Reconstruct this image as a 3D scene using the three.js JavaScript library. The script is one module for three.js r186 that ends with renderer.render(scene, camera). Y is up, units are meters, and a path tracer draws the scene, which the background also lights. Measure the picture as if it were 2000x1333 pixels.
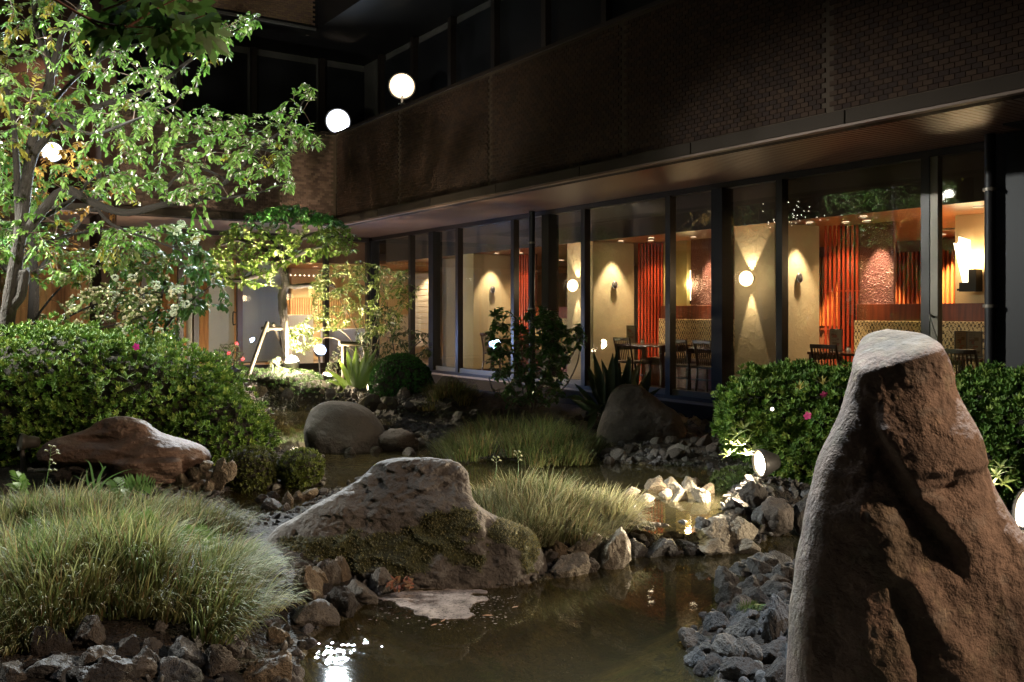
import * as THREE from 'three';
import { mergeGeometries, mergeVertices, toCreasedNormals } from 'three/addons/utils/BufferGeometryUtils.js';
import { ImprovedNoise } from 'three/addons/math/ImprovedNoise.js';
import { RoundedBoxGeometry } from 'three/addons/geometries/RoundedBoxGeometry.js';
import { RectAreaLightUniformsLib } from 'three/addons/lights/RectAreaLightUniformsLib.js';

// ---------------------------------------------------------------- camera, sky, moon, exposure
// world axes follow the building: +x towards the restaurant front, -z along it, y up; interior floor at y = 0
const FOC = 1800, HORIZON = 611, YAW = Math.atan(1205 / 1800), EYE = 1.25;
const scene = new THREE.Scene();
const camera = new THREE.PerspectiveCamera(2 * Math.atan(1333 / 2 / FOC) * 180 / Math.PI, 2000 / 1333, 0.1, 400);
camera.position.set(0, EYE, 0);
camera.rotation.set(0, -YAW, 0);
camera.setViewOffset(2000, 1333, 0, 666.5 - HORIZON, 2000, 1333);   // upright verticals: the lens is shifted, not tilted
const renderer = new THREE.WebGLRenderer({ antialias: true });
renderer.toneMapping = THREE.LinearToneMapping;
renderer.toneMappingExposure = 1;
renderer.shadowMap.enabled = true;
RectAreaLightUniformsLib.init();
{ // night sky, the same all round
  const W = 64, H = 32, d = new Float32Array(W * H * 4);
  for (let i = 0; i < W * H; i++) { d[i * 4] = 0.0016; d[i * 4 + 1] = 0.0018; d[i * 4 + 2] = 0.0026; d[i * 4 + 3] = 1; }
  const t = new THREE.DataTexture(d, W, H, THREE.RGBAFormat, THREE.FloatType);
  t.mapping = THREE.EquirectangularReflectionMapping; t.needsUpdate = true;
  scene.background = t; scene.environment = t;
}
const moon = new THREE.DirectionalLight(new THREE.Color().setRGB(0.8, 0.88, 1), 0.5);
moon.position.set(...new THREE.Vector3(0.06, 0.89, -0.45).multiplyScalar(30).toArray()); moon.name = 'moonlight'; moon.shadow.radius = 3; scene.add(moon);
moon.shadow.camera.left = -20; moon.shadow.camera.right = 20; moon.shadow.camera.top = 20; moon.shadow.camera.bottom = -20;

// ---------------------------------------------------------------- small helpers
const V3 = THREE.Vector3, FWD = new V3(Math.sin(YAW), 0, -Math.cos(YAW)), RGT = new V3(Math.cos(YAW), 0, Math.sin(YAW));
const at = (px, py, t) => new V3(0, EYE, 0).addScaledVector(FWD, t).addScaledVector(RGT, (px - 1000) / FOC * t).add(new V3(0, (HORIZON - py) / FOC * t, 0));
const depthOn = (py, y) => (EYE - y) * FOC / (py - HORIZON);
const on = (px, py, y) => at(px, py, depthOn(py, y));
const toPx = (p) => { const d = p.x * FWD.x + p.z * FWD.z, r = p.x * RGT.x + p.z * RGT.z; return [1000 + r / d * FOC, HORIZON - (p.y - EYE) / d * FOC, d]; };
const rng = (seed) => { let a = seed * 2654435761 >>> 0; return () => { a = a + 0x6D2B79F5 | 0; let t = Math.imul(a ^ a >>> 15, 1 | a); t = t + Math.imul(t ^ t >>> 7, 61 | t) ^ t; return ((t ^ t >>> 14) >>> 0) / 4294967296; }; };
const PN = new ImprovedNoise(), ns = (x, y, z) => PN.noise(x, y, z);
const fbm = (x, y, z, o = 4) => { let s = 0, a = 0.5; for (let i = 0; i < o; i++) { s += a * ns(x, y, z); x = x * 2.03 + 7.1; y = y * 2.03 + 3.3; z = z * 2.03 + 1.7; a *= 0.5; } return s; };
const lerp = (a, b, k) => a + (b - a) * k, clamp = (v, a = 0, b = 1) => Math.min(b, Math.max(a, v)), sstep = (a, b, v) => { const k = clamp((v - a) / (b - a)); return k * k * (3 - 2 * k); };
const RGB = (r, g, b) => new THREE.Color().setRGB(r, g, b);
const names = {};
const numbered = (n) => { const k = names[n] = (names[n] ?? -1) + 1; return k ? n + '_' + String(k).padStart(3, '0') : n; };
function tag(o, label, category, group, kind) {
  if (label) o.userData.label = label; if (category) o.userData.category = category;
  if (group) o.userData.group = group; if (kind) o.userData.kind = kind; return o;
}
function thing(name, label, category, pos = [0, 0, 0], turn = 0, group, kind) {
  const o = new THREE.Group(); o.name = numbered(name); o.position.set(...(pos.isVector3 ? pos.toArray() : pos)); o.rotation.y = turn; scene.add(o);
  return tag(o, label, category, group, kind);
}
function single(name, geo, mat, label, category, group, kind, pos) {
  const o = new THREE.Mesh(geo, mat); o.name = numbered(name); if (pos) o.position.copy(pos); scene.add(o); return tag(o, label, category, group, kind);
}
function part(name, geo, mat, parent, label, kind) {
  const g = Array.isArray(geo) ? mergeGeometries(geo.map((q) => q.index ? q.toNonIndexed() : q)) : geo;
  const o = new THREE.Mesh(g, mat); o.name = name; parent.add(o); if (label) o.userData.label = label; if (kind) o.userData.kind = kind; return o;
}
function structure(name, geo, mat) { const o = new THREE.Mesh(geo, mat); o.name = numbered(name); o.userData.kind = 'structure'; scene.add(o); return o; }
// a box from corner to corner, with uv in metres
function box(x0, y0, z0, x1, y1, z1) {
  const w = x1 - x0, h = y1 - y0, d = z1 - z0, g = new THREE.BoxGeometry(Math.abs(w), Math.abs(h), Math.abs(d));
  g.translate((x0 + x1) / 2, (y0 + y1) / 2, (z0 + z1) / 2); return boxUV(g);
}
const rbox = (x0, y0, z0, x1, y1, z1, r = 0.006) => { const g = new RoundedBoxGeometry(x1 - x0, y1 - y0, z1 - z0, 1, r); g.translate((x0 + x1) / 2, (y0 + y1) / 2, (z0 + z1) / 2); return boxUV(g); };
function boxUV(g, s = 1) {
  if (g.index) g = g.toNonIndexed();
  const p = g.attributes.position, n = p.count, uv = new Float32Array(n * 2), a = new V3(), b = new V3(), c = new V3();
  for (let i = 0; i < n; i += 3) {
    a.fromBufferAttribute(p, i); b.fromBufferAttribute(p, i + 1); c.fromBufferAttribute(p, i + 2);
    const q = b.clone().sub(a).cross(c.clone().sub(a)), ax = Math.abs(q.x), ay = Math.abs(q.y), az = Math.abs(q.z);
    for (let k = 0; k < 3; k++) {
      const v = [a, b, c][k], u = ax > ay && ax > az ? [v.z, v.y] : ay > az ? [v.x, v.z] : [v.x, v.y];
      uv[(i + k) * 2] = u[0] * s; uv[(i + k) * 2 + 1] = u[1] * s;
    }
  }
  g.setAttribute('uv', new THREE.BufferAttribute(uv, 2)); return g;
}
function cyl(r0, r1, a, b, seg = 12) { // from point a (radius r0) to point b (radius r1)
  const d = b.clone().sub(a), g = new THREE.CylinderGeometry(r1, r0, d.length(), seg);
  g.translate(0, d.length() / 2, 0); g.applyQuaternion(new THREE.Quaternion().setFromUnitVectors(new V3(0, 1, 0), d.normalize())); g.translate(a.x, a.y, a.z); return g;
}
// tapered tube along points, radii interpolated along it, capped by a point
function limb(pts, r0, r1, seg = 7, rows = 0, wob = 0, seed = 1) {
  const cv = new THREE.CatmullRomCurve3(pts, false, 'catmullrom', 0.5), n = rows || Math.max(3, pts.length * 4), pos = [], uv = [], idx = [];
  let ref = new V3(0.3, 1, 0.2).normalize();
  for (let i = 0; i <= n; i++) {
    const u = i / n, p = cv.getPoint(u), d = cv.getTangent(u); let s = ref.clone().addScaledVector(d, -ref.dot(d)); if (s.lengthSq() < 0.01) s = new V3(1, 0, 0.2).addScaledVector(d, -d.x); s.normalize(); ref = s;
    const q = d.clone().cross(s), r = lerp(r0, r1, u);
    for (let k = 0; k <= seg; k++) {
      const a = k / seg * Math.PI * 2, rr = r * (1 + wob * fbm(p.x * 9 + Math.cos(a) + seed, p.y * 6, p.z * 9 + Math.sin(a), 3) * 2);
      pos.push(p.x + (s.x * Math.cos(a) + q.x * Math.sin(a)) * rr, p.y + (s.y * Math.cos(a) + q.y * Math.sin(a)) * rr, p.z + (s.z * Math.cos(a) + q.z * Math.sin(a)) * rr);
      uv.push(k / seg * 0.4, u * cv.getLength());
      if (i < n && k < seg) { const o = i * (seg + 1) + k; idx.push(o, o + 1, o + seg + 1, o + 1, o + seg + 2, o + seg + 1); }
    }
  }
  const g = new THREE.BufferGeometry(); g.setAttribute('position', new THREE.Float32BufferAttribute(pos, 3)); g.setAttribute('uv', new THREE.Float32BufferAttribute(uv, 2)); g.setIndex(idx); g.computeVertexNormals(); g.curve = cv; return g;
}
const merge = (l) => mergeGeometries(l.map((g) => { const q = g.index ? g.toNonIndexed() : g; for (const k of Object.keys(q.attributes)) if (!['position', 'normal', 'uv'].includes(k)) q.deleteAttribute(k); return q; }));
function instanced(name, geo, mat, mats, parent, colors, kind = 'stuff', label) {
  const o = new THREE.InstancedMesh(geo, mat, mats.length); o.name = name; mats.forEach((m, i) => o.setMatrixAt(i, m)); if (colors) colors.forEach((c, i) => o.setColorAt(i, c));
  if (parent) parent.add(o); if (kind) o.userData.kind = kind; if (label) o.userData.label = label; return o;
}
const M4 = (p, q, s) => new THREE.Matrix4().compose(p, q, s.isVector3 ? s : new V3(s, s, s));
// rotation that carries +y to dir and +z as near as can be to nrm
function frame(dir, nrm) { const y = dir.clone().normalize(), x = y.clone().cross(nrm); if (x.lengthSq() < 1e-5) x.set(1, 0, 0).cross(y); x.normalize(); const z = x.clone().cross(y); return new THREE.Quaternion().setFromRotationMatrix(new THREE.Matrix4().makeBasis(x, y, z)); }

// ---------------------------------------------------------------- textures (tileable noise in periodic lattices)
function pnoise(per, seed) { const r = rng(seed), t = new Float32Array(per * per); for (let i = 0; i < t.length; i++) t[i] = r();
  return (x, y) => { x = ((x % per) + per) % per; y = ((y % per) + per) % per; const i = Math.floor(x), j = Math.floor(y), u = x - i, v = y - j, a = u * u * (3 - 2 * u), b = v * v * (3 - 2 * v), i1 = (i + 1) % per, j1 = (j + 1) % per;
    return lerp(lerp(t[j * per + i], t[j * per + i1], a), lerp(t[j1 * per + i], t[j1 * per + i1], a), b); }; }
function tex(n, fn, srgb = false, rep = 1, m = n) {
  const d = new Uint8Array(n * m * 4);
  for (let y = 0; y < m; y++) for (let x = 0; x < n; x++) { const c = fn(x / n, y / m), o = (y * n + x) * 4; if (typeof c === 'number') d[o] = d[o + 1] = d[o + 2] = clamp(c) * 255; else { d[o] = clamp(c[0]) * 255; d[o + 1] = clamp(c[1]) * 255; d[o + 2] = clamp(c[2]) * 255; } d[o + 3] = 255; }
  const t = new THREE.DataTexture(d, n, m, THREE.RGBAFormat); t.wrapS = t.wrapT = THREE.RepeatWrapping; t.magFilter = THREE.LinearFilter; t.minFilter = THREE.LinearMipmapLinearFilter; t.generateMipmaps = true; t.repeat.set(rep, rep); if (srgb) t.colorSpace = THREE.SRGBColorSpace; t.needsUpdate = true; return t;
}
function fbmTex(base, oct, seed, gain = 0.5) { const ls = []; for (let i = 0; i < oct; i++) ls.push(pnoise(base << i, seed + i)); let tot = 0, a = 1; for (let i = 0; i < oct; i++) { tot += a; a *= gain; }
  return (u, v) => { let s = 0, a = 1; for (let i = 0; i < oct; i++) { s += a * ls[i](u * (base << i), v * (base << i)); a *= gain; } return s / tot; }; }
const rep = (t, k, l = k) => { const c = t.clone(); c.repeat.set(k, l); c.needsUpdate = true; return c; };
const nA = fbmTex(4, 7, 11, 0.6), nB = fbmTex(8, 6, 41, 0.62), nC = fbmTex(16, 5, 77, 0.65), nD = fbmTex(3, 5, 99, 0.5);
const T_rockBump = tex(1024, (u, v) => { const a = nA(u, v), b = nB(u, v), c = nC(u * 2, v * 2), pit = Math.pow(clamp((0.42 - b) * 5), 1.5); return 0.5 + (a - 0.5) * 0.9 + (c - 0.5) * 0.45 - pit * 0.25; });
const T_rockCol = tex(1024, (u, v) => { const a = nA(u + 0.3, v), b = nB(u, v + 0.2), c = nC(u * 2, v * 2), s = 0.62 + (a - 0.5) * 0.75 + (c - 0.5) * 0.35, lich = clamp((b - 0.62) * 6) * clamp((c - 0.5) * 5); return [s * 1.0 + lich * 0.22, s * 0.97 + lich * 0.24, s * 0.93 + lich * 0.16]; });
const T_plaster = tex(512, (u, v) => { const w = nD(u, v) * 0.25, a = nA(u + w, v * 1 + w), s = Math.abs(nB(u + w * 0.7, v) - 0.5) * 2; return 0.45 + (a - 0.5) * 0.5 + Math.pow(1 - s, 6) * 0.25 + (nC(u * 2, v * 2) - 0.5) * 0.15; });
const T_plasterCol = tex(512, (u, v) => { const a = nD(u, v), b = nB(u, v), s = 0.86 + (a - 0.5) * 0.22 + (b - 0.5) * 0.14; return [s, s * 0.985, s * 0.95]; });
const T_grain = tex(256, (u, v) => { const a = fbmWood(u, v); return a; }, false, 1, 512);
function fbmWood(u, v) { const w = nD(u, v) - 0.5; const g = 0.5 + 0.5 * Math.sin((u * 9 + w * 3.2) * Math.PI * 2); return clamp(0.62 + g * 0.2 + (nC(u * 4, v * 0.5) - 0.5) * 0.5); }
const T_woodCol = tex(256, (u, v) => { const a = fbmWood(u, v); return [a, a * 0.93, a * 0.86]; }, false, 1, 512);
const T_soil = tex(1024, (u, v) => { const a = nA(u, v), b = nC(u * 2, v * 2), c = nB(u, v), s = 0.35 + (a - 0.5) * 0.8 + (b - 0.5) * 0.8, m = clamp((c - 0.56) * 6); return [s * lerp(1, 0.62, m), s * lerp(0.86, 0.85, m), s * lerp(0.68, 0.4, m)]; });
const T_soilBump = tex(1024, (u, v) => clamp(0.5 + (nC(u * 3, v * 3) - 0.5) * 1.3 + (nB(u, v) - 0.5) * 0.7));
const T_bark = tex(256, (u, v) => { const w = nD(u, v) * 0.2, r = Math.abs(nB(u * 1 + w, v * 0.5) - 0.5) * 2; return clamp(0.25 + r * 1.1 + (nC(u, v) - 0.5) * 0.5); }, false, 1, 512);
const T_speck = tex(256, (u, v) => 0.7 + (nC(u, v) - 0.5) * 0.9);
const T_hammer = (() => { const r = rng(5), pts = []; for (let i = 0; i < 420; i++) pts.push([r(), r()]); return tex(384, (u, v) => { let d1 = 9, d2 = 9; for (const p of pts) { let dx = Math.abs(p[0] - u), dy = Math.abs(p[1] - v); if (dx > 0.5) dx = 1 - dx; if (dy > 0.5) dy = 1 - dy; if (dx > 0.12 || dy > 0.12) continue; const d = dx * dx + dy * dy; if (d < d1) { d2 = d1; d1 = d; } else if (d < d2) d2 = d; } return clamp((Math.sqrt(d2) - Math.sqrt(d1)) * 26); }); })();
const T_bench = (() => { const r = rng(17), nx = 40, ny = 24, pal = [[0.62, 0.48, 0.26], [0.5, 0.37, 0.2], [0.05, 0.035, 0.025], [0.28, 0.18, 0.1], [0.72, 0.6, 0.38]], cells = []; for (let j = 0; j < ny; j++) for (let i = 0; i < nx; i++) { const z = Math.floor((j % 8) / 4) ^ (i % 5 < 2); cells.push(pal[z ? (r() < 0.55 ? 2 : r() < 0.5 ? 3 : 0) : (r() < 0.7 ? 0 : r() < 0.5 ? 4 : 1)]); }
  return tex(640, (u, v) => { const i = Math.floor(u * nx) % nx, j = Math.floor(v * ny) % ny, fx = u * nx % 1, fy = v * ny % 1, c = cells[j * nx + i], g = fx < 0.14 || fy < 0.1 ? 0.55 : 1; return [c[0] * g, c[1] * g, c[2] * g]; }, false, 1, 384); })();

// ---------------------------------------------------------------- materials
const std = (c, rough = 0.8, extra = {}) => new THREE.MeshStandardMaterial({ color: RGB(...c), roughness: rough, ...extra });
const phy = (c, rough = 0.8, extra = {}) => new THREE.MeshPhysicalMaterial({ color: RGB(...c), roughness: rough, ...extra });
const leafMat = (c, through = 0.4, rough = 0.45, extra = {}) => phy(c, rough, { transmission: through, thickness: 0, side: THREE.DoubleSide, ...extra });
const glow = (c, k) => std([0.8, 0.8, 0.8], 0.6, { emissive: RGB(...c), emissiveIntensity: k });
const rock = (c, bump = 0.02, rp = 1.2, rough = 0.82) => std(c, rough, { map: rep(T_rockCol, rp), bumpMap: rep(T_rockBump, rp), bumpScale: bump });
const M = {
  brick: [[0.027, 0.014, 0.008], [0.021, 0.011, 0.007], [0.031, 0.017, 0.01], [0.018, 0.01, 0.007]].map((c) => phy(c, 0.85, { specularIntensity: 0.25, bumpMap: rep(T_speck, 6), bumpScale: 0.0015 })),
  brickWhite: phy([1, 1, 1], 0.85, { specularIntensity: 0.25, bumpMap: rep(T_speck, 6), bumpScale: 0.0015 }),
  mortar: phy([0.05, 0.036, 0.025], 0.9, { specularIntensity: 0.2 }), concrete: phy([0.03, 0.022, 0.016], 0.8, { specularIntensity: 0.2, map: rep(T_plasterCol, 0.5), bumpMap: rep(T_rockBump, 1.5), bumpScale: 0.004 }),
  soffit: phy([0.12, 0.07, 0.05], 0.45, { specularIntensity: 0.6 }), bronze: std([0.02, 0.014, 0.011], 0.4, { metalness: 0.3 }), black: phy([0.008, 0.007, 0.007], 0.5, { specularIntensity: 0.4 }),
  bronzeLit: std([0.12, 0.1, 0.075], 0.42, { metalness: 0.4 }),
  glass: phy([0.97, 0.97, 0.95], 0.0, { transmission: 1, thickness: 0, ior: 1.52 }), darkRoom: std([0.05, 0.045, 0.04], 0.8),
  plaster: std([0.42, 0.355, 0.235], 0.85, { map: rep(T_plasterCol, 0.8), bumpMap: rep(T_plaster, 0.9), bumpScale: 0.007 }),
  ceilWood: std([0.34, 0.15, 0.065], 0.32, { map: rep(T_woodCol, 0.6, 0.3) }), ceilPale: std([0.42, 0.35, 0.28], 0.7), bulkhead: std([0.06, 0.045, 0.035], 0.6),
  redSlat: std([0.4, 0.045, 0.014], 0.42), orangeSlat: std([0.4, 0.12, 0.032], 0.45),
  redWood: std([0.2, 0.045, 0.016], 0.38, { map: rep(T_woodCol, 1.2, 0.4) }), darkWood: std([0.05, 0.022, 0.012], 0.36, { map: rep(T_woodCol, 3, 0.8) }), tableTop: std([0.11, 0.042, 0.02], 0.22, { map: rep(T_woodCol, 2, 0.6) }),
  bench: std([1, 1, 1], 0.8, { map: rep(T_bench, 2.4, 3.6) }), copper: std([0.17, 0.066, 0.05], 0.4, { metalness: 0.35, bumpMap: rep(T_hammer, 1.6), bumpScale: 0.012 }),
  floorIn: std([0.22, 0.16, 0.12], 0.5, { map: rep(T_plasterCol, 0.7) }), wallIn: std([0.5, 0.42, 0.24], 0.85, { map: rep(T_plasterCol, 0.5) }), wallDim: std([0.34, 0.27, 0.19], 0.85, { map: rep(T_plasterCol, 0.5) }),
  shade: std([0.42, 0.38, 0.31], 0.9, { bumpMap: rep(T_speck, 8, 2), bumpScale: 0.002 }), white: std([0.72, 0.7, 0.66], 0.7), paleWood: std([0.55, 0.3, 0.11], 0.5, { map: rep(T_woodCol, 2, 0.6) }),
  steel: std([0.5, 0.5, 0.48], 0.3, { metalness: 0.9 }), lampBody: std([0.06, 0.055, 0.05], 0.5, { metalness: 0.4 }), paleBody: std([0.05, 0.045, 0.036], 0.5),
  soil: std([1, 1, 1], 0.95, { vertexColors: true, map: rep(T_soil, 0.7), bumpMap: rep(T_soilBump, 0.9), bumpScale: 0.05 }),
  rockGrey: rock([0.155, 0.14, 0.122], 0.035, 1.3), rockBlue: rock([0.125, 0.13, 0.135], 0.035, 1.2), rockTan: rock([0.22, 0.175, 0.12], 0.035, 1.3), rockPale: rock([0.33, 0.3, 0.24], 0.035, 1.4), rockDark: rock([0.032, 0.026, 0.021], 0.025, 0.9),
  rockRed: rock([0.12, 0.07, 0.048], 0.03, 0.8), rockTall: std([1, 1, 1], 0.92, { vertexColors: true, map: rep(T_rockCol, 1.7), bumpMap: rep(T_rockBump, 2.6), bumpScale: 0.014 }), rockDim: rock([0.085, 0.068, 0.055], 0.03, 0.9),
  moss: std([0.07, 0.075, 0.014], 1, { bumpMap: rep(T_soilBump, 3), bumpScale: 0.03 }),
  bark: std([0.022, 0.016, 0.012], 0.9, { bumpMap: rep(T_bark, 4, 2), bumpScale: 0.02 }), barkPale: std([0.13, 0.1, 0.075], 0.9, { bumpMap: rep(T_bark, 4, 2), bumpScale: 0.01 }), twig: std([0.07, 0.045, 0.03], 0.9),
  pole: std([0.06, 0.05, 0.034], 0.6, { map: rep(T_woodCol, 3, 0.7) }), rope: std([0.04, 0.03, 0.02], 0.95),
};
// a lamp's light: the SpotLight / PointLight belongs to the fitting and stands just before its glowing face
function spot(owner, p, target, c, cd, deg, pen = 0.5, radius = 0.05) {
  const l = new THREE.SpotLight(RGB(...c), cd, 0, deg * Math.PI / 180, pen, 2); l.name = 'lamp_beam'; l.shadow.radius = radius / 0.02; l.castShadow = true;
  owner.updateMatrixWorld(); l.position.copy(owner.worldToLocal(p.clone())); l.target.position.copy(target); l.target.updateMatrixWorld(); owner.add(l); return l;
}
function bulb(owner, p, c, cd, radius = 0.05) { const l = new THREE.PointLight(RGB(...c), cd, 0, 2); l.name = 'lamp_glow'; l.shadow.radius = radius / 0.02; l.castShadow = true; owner.updateMatrixWorld(); l.position.copy(owner.worldToLocal(p.clone())); owner.add(l); return l; }

// ================================================================ BUILDINGS
const XG = 9.4, XF = 7.37, ZG = -20, ZF = -17.4, HEAD = 3.03, TOP = 4.85, CEIL = 2.5;   // glass and fascia planes of the two wings
const brickGeo = (() => { const g = new THREE.BoxGeometry(1, 1, 1); return boxUV(g, 0.1); })();
// tiles on a wall face: u runs along the wall, v up; returns matrices with the point of each tile
function tiles(u0, u1, v0, v1, place, seed, joints = []) {
  const r = rng(seed), out = [], pu = 0.096, pv = 0.048; let row = 0;
  for (let v = v0; v + pv <= v1 + 0.001; v += pv, row++) for (let u = u0 + (row % 2) * pu / 2; u + pu <= u1 + 0.001; u += pu) {
    if (joints.some((j) => u < j && u + pu > j)) continue;
    out.push([place(u + pu / 2, v + pv / 2, 0.006 + r() * 0.004), r()]);
  }
  return out;
}
const hotel = thing('restaurant_building', 'long brown tiled wing with deep soffit over a lit glass front, right of the pond', 'building');
{
  const q = new THREE.Quaternion(), px = (p) => toPx(p);
  part('fascia_wall', [box(XF + 0.02, HEAD + 0.115, ZF, XF + 0.26, TOP - 0.02, 6.4)], M.mortar, hotel);
  part('parapet_coping', box(XF - 0.015, TOP - 0.019, ZF, XF + 0.28, TOP + 0.03, 6.4), M.bronze, hotel);
  const all = tiles(-17.36, 6.3, HEAD + 0.13, TOP - 0.03, (u, v, o) => new V3(XF + 0.019 - o / 2, v, u), 3, [-14.6, -11.6, -8.6, -5.6, -2.6, 0.4]);
  const seen = all.map((b) => [b, px(b[0])]).filter(([, s]) => s[2] > 1 && s[0] > 40 && s[0] < 1995 && s[1] > 5).sort((a, b) => a[1][2] - b[1][2]).slice(0, 300).map((e) => e[0]);
  const near = new Set(seen), far = all.filter((b) => !near.has(b));
  for (const [p, k] of seen) { const m = part('brick', brickGeo, M.brick[Math.floor(k * 4)], hotel); m.position.copy(p); m.scale.set(0.012, 0.0425, 0.09); m.rotation.y = (k - 0.5) * 0.012; }
  const tint = (k) => { const c = [[0.027, 0.014, 0.008], [0.021, 0.011, 0.007], [0.031, 0.017, 0.01], [0.018, 0.01, 0.007]][Math.floor(k * 4)]; return RGB(...c); };
  instanced('brick_field', brickGeo, M.brickWhite, far.map(([p, k]) => M4(p, q, new V3(0.012, 0.0425, 0.09))), hotel, far.map((b) => tint(b[1])));
  for (let z = -17.4; z < 6; z += 2) part('concrete_edge', rbox(XF - 0.03, HEAD - 0.02, z + 0.006, XF + 0.3, HEAD + 0.11, Math.min(z + 2, 6.4) - 0.006, 0.006), M.concrete, hotel);
  part('edge_trim', box(XF - 0.02, HEAD - 0.045, ZF + 0.1, XF + 0.06, HEAD - 0.021, 6.4), phy([0.11, 0.07, 0.05], 0.6, { specularIntensity: 0.4 }), hotel);
  // soffit: narrow metal slats across the overhang under a slab
  part('soffit_slab', box(XF + 0.3, HEAD + 0.03, ZG, 9.6, HEAD + 0.22, 6.4), M.darkRoom, hotel);
  const sl = []; for (let z = -19.9; z < 6.3; z += 0.07) sl.push(M4(new V3((XF + 0.06 + XG - 0.06) / 2, HEAD - 0.004, z), q, new V3(XG - XF - 0.14, 0.014, 0.055)));
  instanced('soffit_slat', brickGeo, M.soffit, sl, hotel);
  part('soffit_board', box(XF + 0.3, HEAD + 0.008, ZG, XG + 0.04, HEAD + 0.03, 6.4), std([0.12, 0.085, 0.07], 0.5), hotel);
  part('soffit_vent', box(8.6, HEAD - 0.03, -4.6, 9.3, HEAD - 0.012, -4.0), M.black, hotel);
  part('head_beam', box(XG - 0.05, HEAD - 0.09, -19.9, XG + 0.07, HEAD - 0.012, 6.4), M.bronze, hotel);
  part('plinth', [box(XG - 0.16, -0.34, -19.9, XG + 0.16, -0.035, 6.4)], M.concrete, hotel);
  part('base_rail', box(XG - 0.06, -0.034, -19.9, XG + 0.06, 0.055, 6.4), M.bronze, hotel);
  // posts and mullions, then one pane between each pair
  const zs = [-19.95, -17.97, -16.95, -15.93, -13.93, -12.87, -11.86, -9.87, -8.88, -7.84, -5.84, -4.86, -2.85, -0.85];
  const thick = new Set([-19.95, -16.95, -12.87, -8.88, -4.86]);
  for (const z of zs) part(thick.has(z) ? 'post' : 'mullion', thick.has(z) ? box(XG - 0.1, 0.056, z - 0.1, XG + 0.12, HEAD - 0.091, z + 0.1) : box(XG - 0.07, 0.056, z - 0.05, XG + 0.05, HEAD - 0.091, z + 0.05), thick.has(z) ? M.black : M.bronze, hotel);
  part('corner_post', box(XG - 0.34, -0.2, -5.02, XG - 0.101, HEAD - 0.02, -4.5), M.black, hotel);
  for (let i = 0; i < zs.length - 1; i++) {
    const a = zs[i], b = zs[i + 1], h = (z) => thick.has(z) ? 0.1 : 0.05;
    part('pane', box(XG - 0.012, 0.056, a + h(a), XG - 0.0119, HEAD - 0.091, b - h(b)), M.glass, hotel);
    part('pane_rail', [box(XG - 0.035, 0.056, a + h(a), XG + 0.025, 0.14, b - h(b))], M.bronzeLit, hotel);
  }
  // a sliding sash with its handle
  part('sash_stile', box(XG - 0.06, 0.141, -5.79, XG + 0.03, HEAD - 0.092, -5.7), M.bronzeLit, hotel);
  const hd = part('handle', limb([new V3(XG - 0.06, 1.2, -5.745), new V3(XG - 0.13, 1.22, -5.745), new V3(XG - 0.14, 1.1, -5.71), new V3(XG - 0.14, 0.98, -5.66)], 0.012, 0.01, 8), M.bronzeLit, hotel);
  // rain pipes with collars
  for (const [z, x, rr] of [[-13.12, XG - 0.2, 0.055], [-4.93, XG - 0.42, 0.05]]) { const pp = part('rain_pipe', cyl(rr, rr, new V3(x, -0.3, z), new V3(x, HEAD - 0.02, z), 14), M.black, hotel); part('collar', [1.3, 2.45].map((y) => cyl(rr + 0.015, rr + 0.015, new V3(x, y, z), new V3(x, y + 0.03, z), 14)), M.bronzeLit, pp); }
  // upper storeys: a set-back dark glass wall over the parapet, then the next brick ring
  part('balcony_floor', box(XF + 0.261, 3.9, ZF, 9.0, 4.0, 6.4), M.concrete, hotel);
  part('upper_wall', box(9.0, 3.3, -20, 9.3, 7.4, 6.4), M.darkRoom, hotel);
  for (let z = -18.5; z < 0; z += 1.55) { part('upper_window', box(8.97, 4.35, z + 0.06, 8.999, 6.8, z + 1.42), phy([0.01, 0.01, 0.011], 0.35, { specularIntensity: 0.3 }), hotel); part('upper_mullion', box(8.86, 4.0, z - 0.07, 8.998, 6.94, z + 0.05), M.bronze, hotel); }
  part('upper_ring', box(7.05, 6.95, -19.9, 9.3, 9.4, 6.4), M.black, hotel);
  part('roof', box(9.3, 3.3, -20, 20.3, 3.5, 6.4), M.concrete, hotel);
}
const backWing = thing('back_building', 'far tiled wing with glazed ground floor closing the courtyard behind the garden trees', 'building');
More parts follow.
